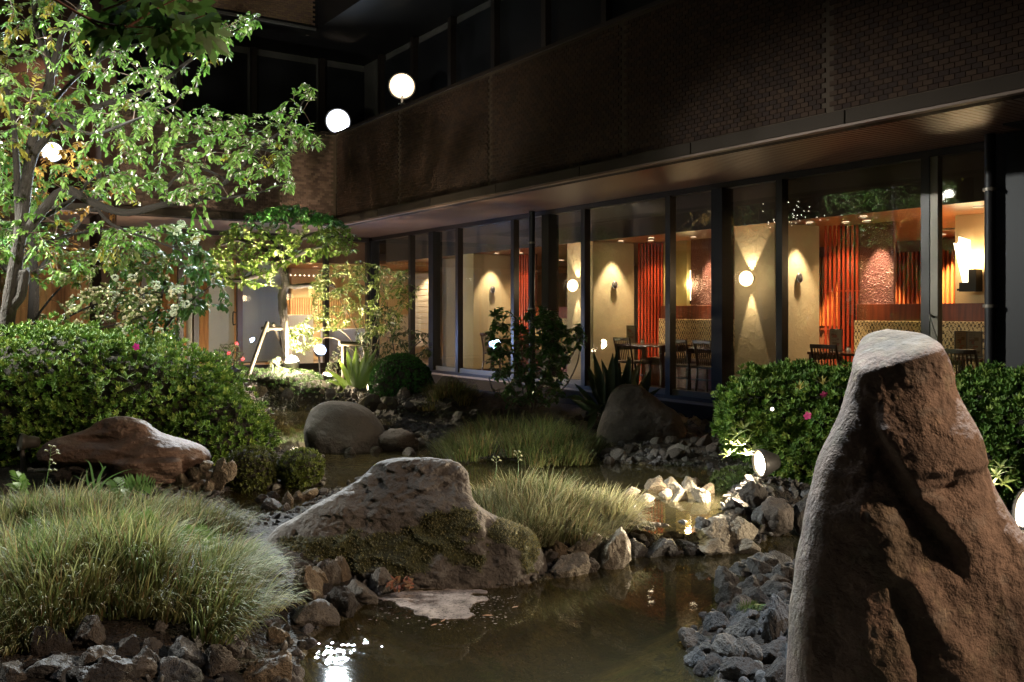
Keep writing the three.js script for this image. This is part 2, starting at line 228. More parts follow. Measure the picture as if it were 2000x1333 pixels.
{
  const q = new THREE.Quaternion(), x0 = 3.25;
  part('fascia_wall', box(x0, HEAD + 0.115, ZF - 0.26, XF + 0.018, TOP - 0.02, ZF - 0.02), M.mortar, backWing);
  part('parapet_coping', box(x0, TOP - 0.019, ZF - 0.28, XF - 0.016, TOP + 0.03, ZF + 0.015), M.bronze, backWing);
  const all = tiles(x0, XF, HEAD + 0.13, TOP - 0.1, (u, v, o) => new V3(u, v, ZF - 0.019 + o / 2), 9, [4.6, 6.2]);
  instanced('brick_field', brickGeo, M.brickWhite, all.map(([p]) => M4(p, q, new V3(0.09, 0.0425, 0.012))), backWing, all.map((b) => RGB(...[[0.075, 0.046, 0.034], [0.058, 0.036, 0.027], [0.088, 0.056, 0.042], [0.05, 0.031, 0.024]][Math.floor(b[1] * 4)])));
  const dent = []; for (let x = x0 + 0.05; x < XF - 0.1; x += 0.1) dent.push(M4(new V3(x, TOP - 0.055, ZF - 0.005), q, new V3(0.05, 0.035, 0.03)));
  instanced('coping_clip', brickGeo, M.concrete, dent, backWing);
  for (let x = x0; x < XF - 0.1; x += 2.06) part('concrete_edge', rbox(x + 0.005, HEAD - 0.02, ZF - 0.3, Math.min(x + 2.05, XF - 0.035), HEAD + 0.11, ZF + 0.03, 0.006), M.concrete, backWing);
  part('soffit_board', box(x0 - 3, HEAD - 0.018, ZG, XF + 0.29, HEAD + 0.007, ZF - 0.31), std([0.3, 0.19, 0.14], 0.45), backWing);
  part('soffit_slab', box(x0 - 3, HEAD + 0.008, ZG, XF + 0.29, HEAD + 0.114, ZF - 0.031), M.darkRoom, backWing);
  part('side_wall', [box(x0 - 0.25, -0.3, -18.6, x0, 7, ZF - 0.02), box(-14, HEAD, -18.9, x0 - 0.251, 9.4, -18.6)], phy([0.035, 0.02, 0.014], 0.85, { specularIntensity: 0.3, map: rep(T_plasterCol, 0.7) }), backWing);
  part('head_beam', box(0, HEAD - 0.12, ZG - 0.05, XG - 0.11, HEAD - 0.019, ZG + 0.06), M.bronze, backWing);
  part('plinth', box(-14, -0.34, ZG - 0.12, XG - 0.17, -0.03, ZG + 0.16), M.concrete, backWing);
  part('base_rail', box(-14, -0.029, ZG - 0.06, XG - 0.061, 0.1, ZG + 0.06), M.bronze, backWing);
  const xs = [-0.4, 1.6, 3.57, 4.25, 4.98, 5.3, 6.23, 8.23, 9.29];
  for (const x of xs) part('mullion', box(x - 0.055, 0.101, ZG - 0.06, x + 0.055, HEAD - 0.121, ZG + 0.07), x === 6.23 ? std([0.09, 0.045, 0.028], 0.5) : M.bronze, backWing);
  for (let i = 0; i < xs.length - 1; i++) part('pane', box(xs[i] + 0.055, 0.101, ZG - 0.001, xs[i + 1] - 0.055, HEAD - 0.121, ZG), M.glass, backWing);
  part('handle', limb([new V3(6.12, 1.0, ZG + 0.09), new V3(6.06, 1.0, ZG + 0.12), new V3(6.06, 1.25, ZG + 0.12), new V3(6.12, 1.25, ZG + 0.09)], 0.012, 0.012, 8, 12), M.black, backWing);
  part('end_wall', [box(-14, -0.3, -20.3, -0.46, HEAD, -20.061), box(-14.3, -0.3, -26, -14.001, 9.4, 6)], M.darkRoom, backWing);
  part('balcony_floor', box(x0, 3.9, -19.6, XF + 0.26, 4.0, ZF - 0.261), M.concrete, backWing);
  part('upper_wall', box(-14, 4.0, -19.9, 8.999, 7.2, -19.6), M.darkRoom, backWing);
  for (let x = -6; x < 8.8; x += 1.55) { part('upper_window', box(x + 0.06, 4.35, -19.599, x + 1.42, 6.8, -19.57), phy([0.01, 0.01, 0.011], 0.35, { specularIntensity: 0.3 }), backWing); part('upper_mullion', box(x - 0.07, 4.0, -19.598, x + 0.05, 6.94, -19.47), M.bronze, backWing); }
  part('upper_ring', box(-14, 6.95, -20, 7.049, 9.4, -17.53), M.black, backWing);
  const up = tiles(-3, 7.03, 7.0, 8.6, (u, v, o) => new V3(u, v, -17.53 + o / 2), 10);
  instanced('upper_brick', brickGeo, M.brickWhite, up.map(([p]) => M4(p, q, new V3(0.09, 0.0425, 0.012))), backWing, up.map((b) => RGB(0.1 + b[1] * 0.03, 0.06 + b[1] * 0.02, 0.045)));
  part('upper_edge', box(-14, 6.9, -17.56, 7.0, 6.948, -17.5), M.darkRoom, backWing);
  part('roof', box(-14, 9.4, -27, 9.3, 9.6, -17.4), M.concrete, backWing);
  part('room_roof', box(-14, HEAD + 0.12, -27, 20.3, HEAD + 0.3, -20.001), M.concrete, backWing);
}

// ================================================================ RESTAURANT INTERIOR
structure('restaurant_floor', merge([box(9.3, -0.3, -27, 20.3, 0, 6.4), box(-14, -0.3, -27, 9.299, 0, ZG - 0.121)]), M.floorIn);
structure('restaurant_ceiling', merge([box(9.9, CEIL, -20.2, 20.3, CEIL + 0.12, 6.4)]), M.ceilWood);
structure('restaurant_bulkhead', merge([box(9.86, CEIL - 0.03, -20.2, 9.899, HEAD + 0.005, 6.4)]), M.bulkhead);
structure('window_slot_ceiling', box(9.471, HEAD - 0.02, -19.9, 9.859, HEAD + 0.01, 6.4), M.ceilPale);
structure('restaurant_back_wall', merge([box(20.0, 0, -27, 20.3, HEAD + 0.2, 6.4), box(9.4, 0, 6.1, 20, HEAD + 0.2, 6.4), box(-14, 0, -27.3, 20, HEAD + 0.2, -27)]), M.wallDim);
structure('back_room_ceiling', box(-0.4, 2.42, -27, 20, 2.5, ZG - 0.25), std([0.62, 0.34, 0.15], 0.5, { map: rep(T_woodCol, 0.8, 0.3) }));
structure('back_room_bulkhead', box(-0.4, 2.4, ZG - 0.249, 9.39, HEAD + 0.1, ZG - 0.2), std([0.12, 0.06, 0.03], 0.6));

const WARM = [1, 0.77, 0.48], WARM2 = [1, 0.66, 0.34];
function downlight(label, p, target, cd, deg, pen, c = WARM, r = 0.045) {
  const t = thing('recessed_downlight', label, 'downlight', p, 0, 'recessed lights in the restaurant ceiling');
  part('trim_ring', new THREE.TorusGeometry(r + 0.012, 0.009, 6, 20).rotateX(Math.PI / 2), M.steel, t);
  const l = part('lamp_disc', new THREE.CylinderGeometry(r, r, 0.006, 20), glow([1, 0.82, 0.55], 9), t); l.position.y = 0.006;
  spot(t, p.clone().add(new V3(0, -0.02, 0)), target, c, cd, deg, pen, 0.03); return t;
}
function pier(zf, label) {
  const g = rbox(10.1, 0, zf - 0.75, 11.05, CEIL - 0.002, zf, 0.012);
  const t = thing('plaster_pier', label, 'pier', [10.575, 0, zf - 0.375]); g.translate(-10.575, 0, -(zf - 0.375)); part('plaster_body', g, M.plaster, t);
  part('skirting', box(10.095 - 10.575, 0.001, -0.38, 11.055 - 10.575, 0.06, 0.38), M.darkWood, t); return t;
}
function knob(zf, label) {
  const t = thing('wall_fitting', label, 'wall fitting', [10.56, 1.74, zf]);
  part('dome', new THREE.SphereGeometry(0.07, 20, 12).scale(0.85, 1.05, 0.5).translate(0, 0, 0.04), std([0.1, 0.09, 0.1], 0.35, { metalness: 0.4 }), t); part('stem', cyl(0.02, 0.02, new V3(0, 0, 0), new V3(0, 0, 0.05)), M.steel, t);
  part('rim', new THREE.TorusGeometry(0.058, 0.006, 6, 24, Math.PI * 0.9).rotateZ(Math.PI * 1.05).translate(0, -0.008, 0.05), std([0.6, 0.7, 0.95], 0.25, { metalness: 0.3 }), t);
}
pier(-8.55, 'cream plaster pier beside the copper panel, third of the lit piers from the far end');
pier(-12.55, 'cream plaster pier beside the tall red slats behind the bladed plant');
pier(-16.55, 'cream plaster pier beyond the leafy shrub, farthest of the three lit piers');
pier(-4.4, 'plaster pier at the near end of the restaurant');
knob(-8.55, 'small dark round fitting on the cream pier nearest the standing stone');
knob(-12.55, 'small dark round fitting on the cream pier above the bladed plant');
knob(-16.55, 'small dark round fitting on the farthest cream pier');
for (const [zf, l, k] of [[-8.55, 'downlight in the ceiling over the cream pier nearest the standing stone', 46], [-12.55, 'downlight in the ceiling over the cream pier above the bladed plant', 46], [-16.55, 'downlight in the ceiling over the farthest cream pier', 40]])
  downlight(l, new V3(10.53, CEIL - 0.012, zf + 0.24), new V3(10.53, 0.0, zf + 0.1), k * 0.52, 33, 0.35);
// round sconces on the pier sides that face the garden
function roundSconce(z, label) {
  const t = thing('round_wall_lamp', label, 'wall lamp', [10.1, 1.73, z], 0, 'round lamps on the garden sides of the piers');
  part('back_plate', cyl(0.06, 0.06, new V3(0, 0, 0), new V3(-0.03, 0, 0), 18).rotateZ(0), M.steel, t);
  part('glass_globe', new THREE.SphereGeometry(0.11, 24, 16).scale(0.75, 1, 1).translate(-0.115, 0, 0), glow([1, 0.76, 0.44], 4), t);
  const p = new V3(10.03, 1.73, z);
  spot(t, p.clone().add(new V3(0.0, 0.04, 0)), p.clone().add(new V3(0.03, 2, 0)), WARM, 6, 32, 0.12, 0.02);
  spot(t, p.clone().add(new V3(0.0, -0.04, 0)), p.clone().add(new V3(0.03, -2, 0)), WARM, 9, 17, 0.12, 0.02);
  bulb(t, p.clone().add(new V3(-0.17, 0, 0)), WARM, 0.8, 0.1);
}
roundSconce(-8.97, 'glowing round wall lamp with up and down beams on the shaded pier side');
roundSconce(-12.98, 'glowing round wall lamp half hidden by the window post above the leafy shrub');
// slat screens
function slatScreen(name, label, pts, n, h0, h1, mat, w, d, rail) { // pts: two floor points
  const [a, b] = pts, dir = b.clone().sub(a), L = dir.length(), t = thing(name, label, 'slat screen', a, -Math.atan2(dir.z, dir.x));
  const g = rbox(-w / 2, h0, -d / 2, w / 2, h1, d / 2, 0.004);
  for (let i = 0; i < n; i++) { const s = part('slat', g, mat, t); s.position.x = (i + 0.5) * L / n; }
  for (const y of rail) part('rail', box(0, y, -0.008, L, y + 0.02, 0.008), mat, t); return t;
}
for (const [z, l] of [[-8.6, 'red slat screen beside the cream pier nearest the standing stone'], [-12.6, 'red slat screen behind the dining table above the bladed plant'], [-16.6, 'red slat screen beside the farthest cream pier']])
  slatScreen('red_slat_screen', l, [new V3(11.1, 0, z + 0.08), new V3(11.34, 0, z + 0.5)], 8, 0.02, CEIL - 0.003, M.redSlat, 0.034, 0.04, [1.55, 0.3]);
for (const [z, i] of [[-8.5, 0], [-12.5, 1], [-16.5, 2]]) single('lattice_backing', box(11.36, 0.0, z + 0.02, 11.4, CEIL - 0.003, z + 0.44), std([0.05, 0.008, 0.004], 0.7), ['dark red board behind the nearest slat screen', 'dark red board behind the middle slat screen', 'dark red board behind the farthest slat screen'][i], 'board', null, null);
// partitions: copper panel, see-through gap, beige wall; red wood band and patterned bench along them
function copperPanel(z0, z1, label) { const t = thing('copper_panel', label, 'wall panel', [11.34, 1.37, z0]); part('hammered_sheet', box(0, 0, 0, 0.05, CEIL - 1.373, z1 - z0), M.copper, t); part('sill_strip', box(-0.02, -0.012, 0, 0.055, -0.001, z1 - z0), M.steel, t); }
copperPanel(-8.1, -7.56, 'hammered copper panel lit by a spot, behind the bench near the standing stone');
copperPanel(-11.42, -10.3, 'hammered copper panel beside the window post, behind the second bench');
const beige = (z0, z1, l, m = M.wallIn) => { const t = thing('beige_wall', l, 'wall', [11.34, 1.37, z0]); part('wall_face', box(0, 0, 0, 0.14, CEIL - 1.373, z1 - z0), m, t); };
beige(-6.68, -5.95, 'beige wall block carrying the tall angular lamp', std([0.62, 0.46, 0.26], 0.85)); beige(-5.949, -4.5, 'olive beige wall right of the angular lamp', M.wallIn);
beige(-12.1, -11.52, 'olive wall panel between the red slats and the copper panel', std([0.42, 0.36, 0.14], 0.85));
function bench(z0, z1, label) {
  const t = thing('bench_seat', label, 'bench', [11.3, 0, z0]), L = z1 - z0;
  part('wood_band', rbox(-0.02, 1.14, 0, 0.09, 1.37, L, 0.006), M.redWood, t); part('patterned_backrest', rbox(-0.09, 0.48, 0.002, 0.05, 1.139, L - 0.002, 0.02), M.bench, t);
  part('seat', rbox(-0.52, 0.36, 0.002, -0.092, 0.47, L - 0.002, 0.02), std([0.1, 0.06, 0.04], 0.6), t); part('seat_base', box(-0.46, 0.001, 0.01, 0.03, 0.359, L - 0.01), M.redWood, t);
}
bench(-8.1, -4.6, 'patterned bench with red wood band behind the standing stone'); bench(-12.1, -9.35, 'patterned bench with red wood band between the second and third piers'); bench(-16.1, -13.35, 'patterned bench behind the leafy shrub');
// tables, chairs and what stands on them
function table(z0, z1, label) {
  const t = thing('dining_table', label, 'table', [10.62, 0, (z0 + z1) / 2]), L = (z1 - z0) / 2;
  part('tabletop', rbox(-0.34, 0.685, -L, 0.34, 0.72, L, 0.005), M.tableTop, t); part('apron', [box(-0.3, 0.61, -L + 0.05, 0.3, 0.684, -L + 0.075), box(-0.3, 0.61, L - 0.075, 0.3, 0.684, L - 0.05)], M.darkWood, t);
  for (const a of [-1, 1]) for (const b of [-1, 1]) part('leg', rbox(a * 0.3 - 0.03, 0, b * (L - 0.05) - 0.03, a * 0.3 + 0.03, 0.684, b * (L - 0.05) + 0.03, 0.004), M.darkWood, t);
}
table(-12.2, -11.0, 'dark dining table beside the cream pier above the bladed plant'); table(-10.5, -9.42, 'dark dining table behind the glass door left of the window post');
table(-8.16, -7.0, 'dark dining table beside the pier left of the standing stone top'); table(-6.4, -5.2, 'dark dining table right of the standing stone top'); table(-16.2, -15.1, 'dark dining table beyond the leafy shrub');
function makeChair(label, x, z, turn) {
  const t = thing('dining_chair', label, 'chair', [x, 0, z], turn, 'dark wooden dining chairs');
  part('seat', rbox(-0.21, 0.42, -0.21, 0.21, 0.46, 0.21, 0.012), std([0.05, 0.035, 0.03], 0.6), t);
  for (const a of [-1, 1]) { part('leg', limb([new V3(a * 0.18, 0, 0.19), new V3(a * 0.185, 0.42, 0.185)], 0.016, 0.02, 6), M.darkWood, t); part('rear_post', limb([new V3(a * 0.19, 0, -0.24), new V3(a * 0.19, 0.44, -0.2), new V3(a * 0.19, 0.84, -0.27)], 0.018, 0.016, 6), M.darkWood, t); }
  part('top_rail', rbox(-0.2, 0.79, -0.285, 0.2, 0.845, -0.255, 0.006), M.darkWood, t);
  for (let i = -3; i <= 3; i++) part('back_slat', limb([new V3(i * 0.045, 0.47, -0.215), new V3(i * 0.045, 0.79, -0.268)], 0.009, 0.009, 5), M.darkWood, t);
  part('stretcher', [box(-0.185, 0.2, 0.175, 0.185, 0.22, 0.195), box(-0.185, 0.25, -0.235, 0.185, 0.27, -0.215)], M.darkWood, t); return t;
}
[['dark wooden chair at the garden side of the table above the bladed plant', 10.12, -11.5, Math.PI / 2], ['dark wooden chair seen through the glass door, turned to its table', 10.1, -10.2, Math.PI / 2], ['dark wooden chair close to the window post at the glass door', 10.1, -9.65, Math.PI / 2 - 0.1], ['dark wooden chair at the table left of the standing stone top', 10.1, -7.55, Math.PI / 2], ['dark wooden chair at the table right of the standing stone top', 10.1, -5.75, Math.PI / 2], ['dark wooden chair at the far table beyond the leafy shrub', 10.08, -15.6, Math.PI / 2], ['dark wooden chair at the end of the table right of the standing stone', 10.75, -6.72, 0]].forEach((a) => makeChair(...a));
function menu(label, x, z, turn, print) {
  const t = thing('menu_stand', label, 'menu stand', [x, 0.721, z], turn);
  part('cover', rbox(-0.085, 0.012, -0.012, 0.085, 0.31, 0.004, 0.003), std([0.05, 0.04, 0.035], 0.5), t); part('page', box(-0.075, 0.022, 0.0045, 0.075, 0.3, 0.0055), std([0.3, 0.26, 0.2], 0.7, { map: print }), t); part('foot', rbox(-0.09, 0, -0.05, 0.09, 0.011, 0.05, 0.003), M.steel, t);
}
const T_menu = [0, 1].map((s) => { const r = rng(60 + s), bl = []; for (let i = 0; i < 9; i++) bl.push([0.1 + r() * 0.5, 0.08 + r() * 0.75, 0.1 + r() * 0.3, 0.03 + r() * 0.12, [0.25 + r() * 0.4, 0.15 + r() * 0.2, 0.1 + r() * 0.1]]); return tex(128, (u, v) => { for (const b of bl) if (u > b[0] && u < b[0] + b[2] && v > b[1] && v < b[1] + b[3]) return b[4]; return (Math.floor(v * 40) % 3 === 0 && u > 0.12 && u < 0.55 && nC(u * 2, v * 2) > 0.47) ? [0.2, 0.18, 0.16] : [0.62, 0.56, 0.46]; }, false, 1, 192); });
for (const t of T_menu) { t.repeat.set(6.6, 3.6); t.offset.set(0.5, -0.08); }
menu('dark menu stand on the table above the bladed plant', 10.45, -11.95, -1.1, T_menu[0]); menu('pale open menu card on the table behind the glass door', 10.6, -9.95, -1.3, T_menu[1]);
menu('dark printed menu stand left of the standing stone top', 10.5, -7.86, -1.0, T_menu[0]); menu('grey menu stand right of the standing stone top', 10.5, -5.95, -1.1, T_menu[1]); menu('pale menu card beside the sliding sash', 10.65, -6.2, -0.4, T_menu[1]);
for (const [x, z, l] of [[10.5, -11.72, 'small white condiment jar beside the menu above the bladed plant'], [10.5, -10.15, 'small white jar on the table behind the glass door'], [10.5, -7.66, 'small white jar beside the menu left of the stone top'], [10.5, -5.7, 'small white jar on the table right of the stone top']]) {
  const t = thing('condiment_jar', l, 'jar', [x, 0.721, z]); part('pot', new THREE.LatheGeometry([[0, 0], [0.026, 0], [0.03, 0.03], [0.024, 0.06], [0.018, 0.065], [0, 0.065]].map((p) => new THREE.Vector2(...p)), 14), M.white, t); part('lid', new THREE.CylinderGeometry(0.02, 0.022, 0.015, 14).translate(0, 0.073, 0), M.darkWood, t);
}
// tall angular lamp
{
  const X = 11.24, z = (px) => -X * (FWD.z * -1 - FWD.x * (px - 1000) / FOC) / (FWD.x + RGT.x * (px - 1000) / FOC), tt = X / (FWD.x + RGT.x * 0.494), y = (py) => EYE + (HORIZON - py) / FOC * tt;
  const c = new V3(X, y(540), z(1890)), t = thing('angular_wall_lamp', 'tall angular white glass lamp on a black bracket on the beige wall', 'wall lamp', c);
  const sh = new THREE.Shape([[1866, 474], [1872, 477], [1876, 471], [1876, 462], [1896, 470], [1896, 552], [1884, 552]].map(([a, b]) => new THREE.Vector2(z(a) - c.z, y(b) - c.y)));
  part('glass_blade', new THREE.ExtrudeGeometry(sh, { depth: 0.035, bevelEnabled: true, bevelSize: 0.004, bevelThickness: 0.004, bevelSegments: 1 }).rotateY(0).applyMatrix4(new THREE.Matrix4().makeBasis(new V3(0, 0, 1), new V3(0, 1, 0), new V3(-1, 0, 0))), glow([1, 0.86, 0.6], 2.6), t);
  part('bracket', [box(-0.06, y(570) - c.y, z(1879) - c.z, 0.02, y(552.3) - c.y, z(1897) - c.z), box(-0.06, y(570) - c.y, z(1897) - c.z + 0.0005, 0.09, y(527) - c.y, z(1912) - c.z), box(-0.03, y(568) - c.y, z(1872) - c.z, 0.0, y(564) - c.y, z(1879) - c.z - 0.0005)], M.black, t);
  bulb(t, new V3(X + 0.05, y(508), z(1901)), [1, 0.72, 0.38], 1.6, 0.03); bulb(t, new V3(X - 0.12, y(505), z(1886)), [1, 0.72, 0.38], 1.4, 0.08);
}
{ // slim angular lamp seen edge on between the slats and the copper panel
  const t = thing('angular_wall_lamp', 'slim white angular lamp seen edge on beside the olive wall panel', 'wall lamp', [11.42, 1.72, -11.47]);
  part('glass_blade', new THREE.ExtrudeGeometry(new THREE.Shape([[-0.03, 0.26], [0.04, 0.2], [0.02, -0.2], [-0.02, -0.26]].map((p) => new THREE.Vector2(...p))), { depth: 0.03, bevelEnabled: false }).applyMatrix4(new THREE.Matrix4().makeBasis(new V3(0, 0, 1), new V3(0, 1, 0), new V3(-1, 0, 0))), glow([1, 0.86, 0.6], 2.6), t);
  part('bracket', box(-0.03, -0.32, -0.03, 0.02, -0.262, 0.03), M.black, t); bulb(t, new V3(11.34, 1.74, -11.47), [1, 0.72, 0.38], 1.2, 0.06);
}
// second room behind the gaps
slatScreen('orange_slat_screen', 'orange slat wall seen through the gap beside the copper panel', [new V3(14.6, 0, -11.4), new V3(14.6, 0, -7.4)], 50, 1.0, CEIL - 0.2, M.orangeSlat, 0.035, 0.05, []);
single('room_wall', box(14.68, 0, -12.6, 14.8, CEIL - 0.003, -7.2), std([0.2, 0.07, 0.03], 0.7), 'dark red brown wall behind the orange slats', 'wall');
single('counter_top', rbox(14.0, 0.9, -11.3, 14.4, 0.95, -5.2, 0.005), M.redWood, 'long red wood counter in the second room', 'counter');
single('white_door', box(15.9, 0.0, -21.0, 16.0, 2.05, -19.4), M.white, 'white lit doorway panel seen between the window posts', 'door');
single('room_wall', box(16.4, 0, -26.9, 16.6, CEIL - 0.003, -12.7), M.wallDim, 'dim beige wall far inside the restaurant', 'wall');
single('room_wall', box(10.62, 0, -19.35, 10.8, CEIL - 0.003, -17.9), M.wallDim, 'grey beige wall beyond the farthest pier', 'wall');
{ const t = thing('louvre_blind', 'pale louvred blind lit from above at the far end of the glass front', 'blind', [11.2, 0, -20.2]); for (let i = 0; i < 13; i++) part('slat', rbox(-0.55, 0.42 + i * 0.14, -0.012, 0.35, 0.42 + i * 0.14 + 0.128, 0.012, 0.003), std([0.55, 0.47, 0.38], 0.7), t); }
downlight('downlight over the pale louvred blind', new V3(11.15, CEIL - 0.012, -19.9), new V3(11.1, 0, -20.1), 22, 40, 0.5);
downlight('downlight washing the copper panel near the standing stone', new V3(10.98, CEIL - 0.012, -7.72), new V3(11.36, 1.75, -7.78), 24, 20, 0.6, [1, 0.78, 0.55]);
downlight('downlight washing the copper panel of the second bay', new V3(10.98, CEIL - 0.012, -11.0), new V3(11.36, 1.7, -10.95), 20, 20, 0.6, [1, 0.78, 0.55]);
[[10.5, -11.5, 'over the table above the bladed plant'], [10.45, -9.9, 'over the table behind the glass door'], [10.45, -7.4, 'over the table left of the stone top'], [10.5, -5.9, 'over the table right of the stone top'], [10.45, -15.4, 'over the far table beyond the leafy shrub']].forEach(([x, z, l]) => downlight('downlight ' + l, new V3(x, CEIL - 0.012, z), new V3(x + 0.25, 0, z), 1.6, 55, 0.8, WARM2));
[[-12.1, 'middle'], [-8.15, 'nearest'], [-16.1, 'farthest']].forEach(([z, l]) => downlight('downlight in front of the ' + l + ' red slat screen', new V3(10.9, CEIL - 0.012, z + 0.15), new V3(11.3, 0.7, z - 0.25), 6.5, 38, 0.7, WARM2));
[[13.9, -10.3, 'left'], [13.9, -8.4, 'right']].forEach(([x, z, l]) => downlight('downlight over the ' + l + ' of the orange slat wall', new V3(x, CEIL - 0.012, z), new V3(14.55, 1.2, z), 90, 38, 0.25, WARM2));
[[13.4, -6.4, 'near'], [14.5, -14.8, 'middle'], [13.2, -17.6, 'far'], [12.6, -12.0, 'central']].forEach(([x, z, l]) => downlight('downlight in the ' + l + ' part of the second room', new V3(x, CEIL - 0.012, z), new V3(x, 0, z), 14, 62, 0.6, WARM, 0.06));
single('ceiling_vent', rbox(13.0, CEIL - 0.02, -7.9, 13.6, CEIL - 0.002, -7.3, 0.004), M.white, 'square white vent in the second room ceiling', 'vent');

// far room behind the back wing glass
function blind(x0, x1, label) { const t = thing('roller_blind', label, 'blind', [(x0 + x1) / 2, 0, ZG - 0.17]), L = (x1 - x0) / 2; part('fabric', box(-L, 0.16, -0.004, L, 2.38, 0.004), M.shade, t); part('bottom_bar', cyl(0.015, 0.015, new V3(-L, 0.15, 0), new V3(L, 0.15, 0), 8), M.bronzeLit, t); }
blind(5.62, 6.17, 'grey roller blind left of the red brown door frame'); blind(6.29, 7.32, 'wide grey roller blind right of the red brown door frame');
{ const t = thing('white_column', 'round white column behind the far glass left of the blinds', 'column', [5.42, 0, -20.7]); part('shaft', new THREE.CylinderGeometry(0.13, 0.13, 2.4, 20).translate(0, 1.2, 0), M.white, t); part('base', new THREE.CylinderGeometry(0.16, 0.17, 0.18, 20).translate(0, 0.09, 0), M.paleWood, t); }
slatScreen('wooden_slat_screen', 'light wood slat screen inside the far room behind the pruned tree', [new V3(7.6, 0, -21.6), new V3(9.6, 0, -21.6)], 34, 1.0, 1.62, M.paleWood, 0.03, 0.03, [0.98, 1.6]);
single('service_counter', rbox(7.5, 0, -21.5, 8.35, 1.2, -21.05, 0.01), M.white, 'white lit counter below the wood slat screen', 'counter');
single('wood_post', rbox(7.42, 0, -21.8, 7.58, 2.41, -21.62, 0.005), M.paleWood, 'light wood post beside the slat screen', 'post');
single('room_wall', box(8.6, 0, -23.4, 13, 2.41, -23.2), std([0.7, 0.52, 0.3], 0.8), 'bright cream wall at the back of the far room', 'wall');
single('room_wall', box(0, 0, -23.2, 8.0, 2.41, -23.0), std([0.55, 0.3, 0.13], 0.7, { map: rep(T_woodCol, 1, 0.4) }), 'orange wood wall of the far room', 'wall');
single('white_cloth_table', rbox(8.5, 0.0, -21.0, 9.7, 0.86, -20.5, 0.02), std([0.55, 0.55, 0.68], 0.8), 'bluish white covered table behind the far glass', 'table');
[[6.6, -21.2, 'behind the blinds'], [8.2, -20.9, 'over the white counter'], [8.9, -22.3, 'before the cream wall'], [5.1, -21.5, 'near the white column'], [3.6, -21.4, 'at the left end of the far room']].forEach(([x, z, l]) => downlight('downlight of the far room ' + l, new V3(x, 2.408, z), new V3(x, 0, z), x > 8 ? 30 : x > 6 ? 18 : x > 4 ? 5 : 1.5, 66, 0.7, WARM, 0.06));
{ const t = thing('string_lights', 'row of tiny lights hanging under the far room ceiling', 'string lights', [7.7, 2.16, -21.3]); part('wire', limb([new V3(0, 0.02, 0), new V3(0.8, 0, 0), new V3(1.6, 0.02, 0)], 0.004, 0.004, 5), M.black, t); for (let i = 0; i < 14; i++) part('bulb', new THREE.SphereGeometry(0.014, 8, 6).translate(0.06 + i * 0.115, -0.012, 0), glow([1, 0.85, 0.6], 6), t); }

// ================================================================ GROUND, POND, STONES
const WATER = -0.55, UPPER = -0.4;   // the near pool lies a step below the far one
const pond = [
  [[520, 1700], [575, 1333], [600, 1245], [690, 1205], [750, 1168], [850, 1150], [1000, 1150], [1085, 1125], [1225, 1085], [1300, 1080], [1480, 1078], [1500, 1050], [1560, 1046], [1640, 1060], [1560, 1098], [1450, 1108], [1490, 1150], [1380, 1205], [1332, 1255], [1350, 1290], [1400, 1333], [1480, 1700]],
  [[440, 962], [450, 1012], [560, 1003], [700, 940], [900, 960], [1250, 1000], [1290, 1046], [1400, 1026], [1425, 960], [1380, 915], [1180, 905], [1165, 880], [880, 905], [855, 872], [800, 840], [720, 812], [640, 803], [530, 803], [515, 830], [545, 885], [630, 893], [636, 950]],
].map((l, i) => l.map(([x, y]) => { const p = on(x, y, i ? UPPER : WATER); return [p.x, p.z]; }));
function sdPoly(P, x, z) { let d = 1e9, s = 1; for (let i = 0, j = P.length - 1; i < P.length; j = i++) { const [ax, az] = P[i], [bx, bz] = P[j], ex = bx - ax, ez = bz - az, wx = x - ax, wz = z - az, k = clamp((wx * ex + wz * ez) / (ex * ex + ez * ez)), qx = wx - ex * k, qz = wz - ez * k; d = Math.min(d, qx * qx + qz * qz); const c1 = z >= az, c2 = z < bz, c3 = ex * wz > ez * wx; if ((c1 && c2 && c3) || (!c1 && !c2 && !c3)) s = -s; } return s * Math.sqrt(d); }
const pondD = (x, z) => Math.min(sdPoly(pond[0], x, z), sdPoly(pond[1], x, z)), levelAt = (x, z) => lerp(WATER, UPPER, sstep(-0.12, 0.12, sdPoly(pond[0], x, z) - sdPoly(pond[1], x, z)));
const bumps = [[[560, 735, 17.0], 0.13, 1.1], [[641, 755, 16.2], 0.04, 0.7], [[700, 775, 15.9], -0.2, 0.5], [[1480, 930, 8.1], -0.2, 0.45], [[1990, 1040, 6.8], -0.3, 0.8], [[870, 775, 15], -0.06, 1.2], [[720, 740, 16.4], 0.06, 0.8]].map(([p, h, q]) => [at(...p), h, q]);
function groundY(x, z) {
  const t = x * FWD.x + z * FWD.z, d = pondD(x, z) + 0.1 * fbm(x * 1.3, 2, z * 1.3, 3);
  let base = -0.32 + 0.26 * sstep(12.5, 15.5, t) + 0.07 * fbm(x * 0.8, 5, z * 0.8, 3) + 0.012 * fbm(x * 9, 1, z * 9, 2);
  if (x > 8) base = lerp(base, -0.26, sstep(8, 9, x));
  if (z < -18.4) base = lerp(base, -0.2, sstep(-18.4, -19.4, z));
  const level = levelAt(x, z);
  if (d < 0) return level - 0.05 - Math.min(0.3, -d * 0.5) + 0.02 * fbm(x * 4, 3, z * 4, 3);
  let h = lerp(level + 0.02, base, sstep(0, 0.85, d));
  for (const [p, q, w] of bumps) h = lerp(h, q, Math.exp(-Math.pow(((x - p.x) ** 2 + (z - p.z) ** 2) / (w * w), 1.5)) * sstep(0, 0.25, d));
  return h;
}
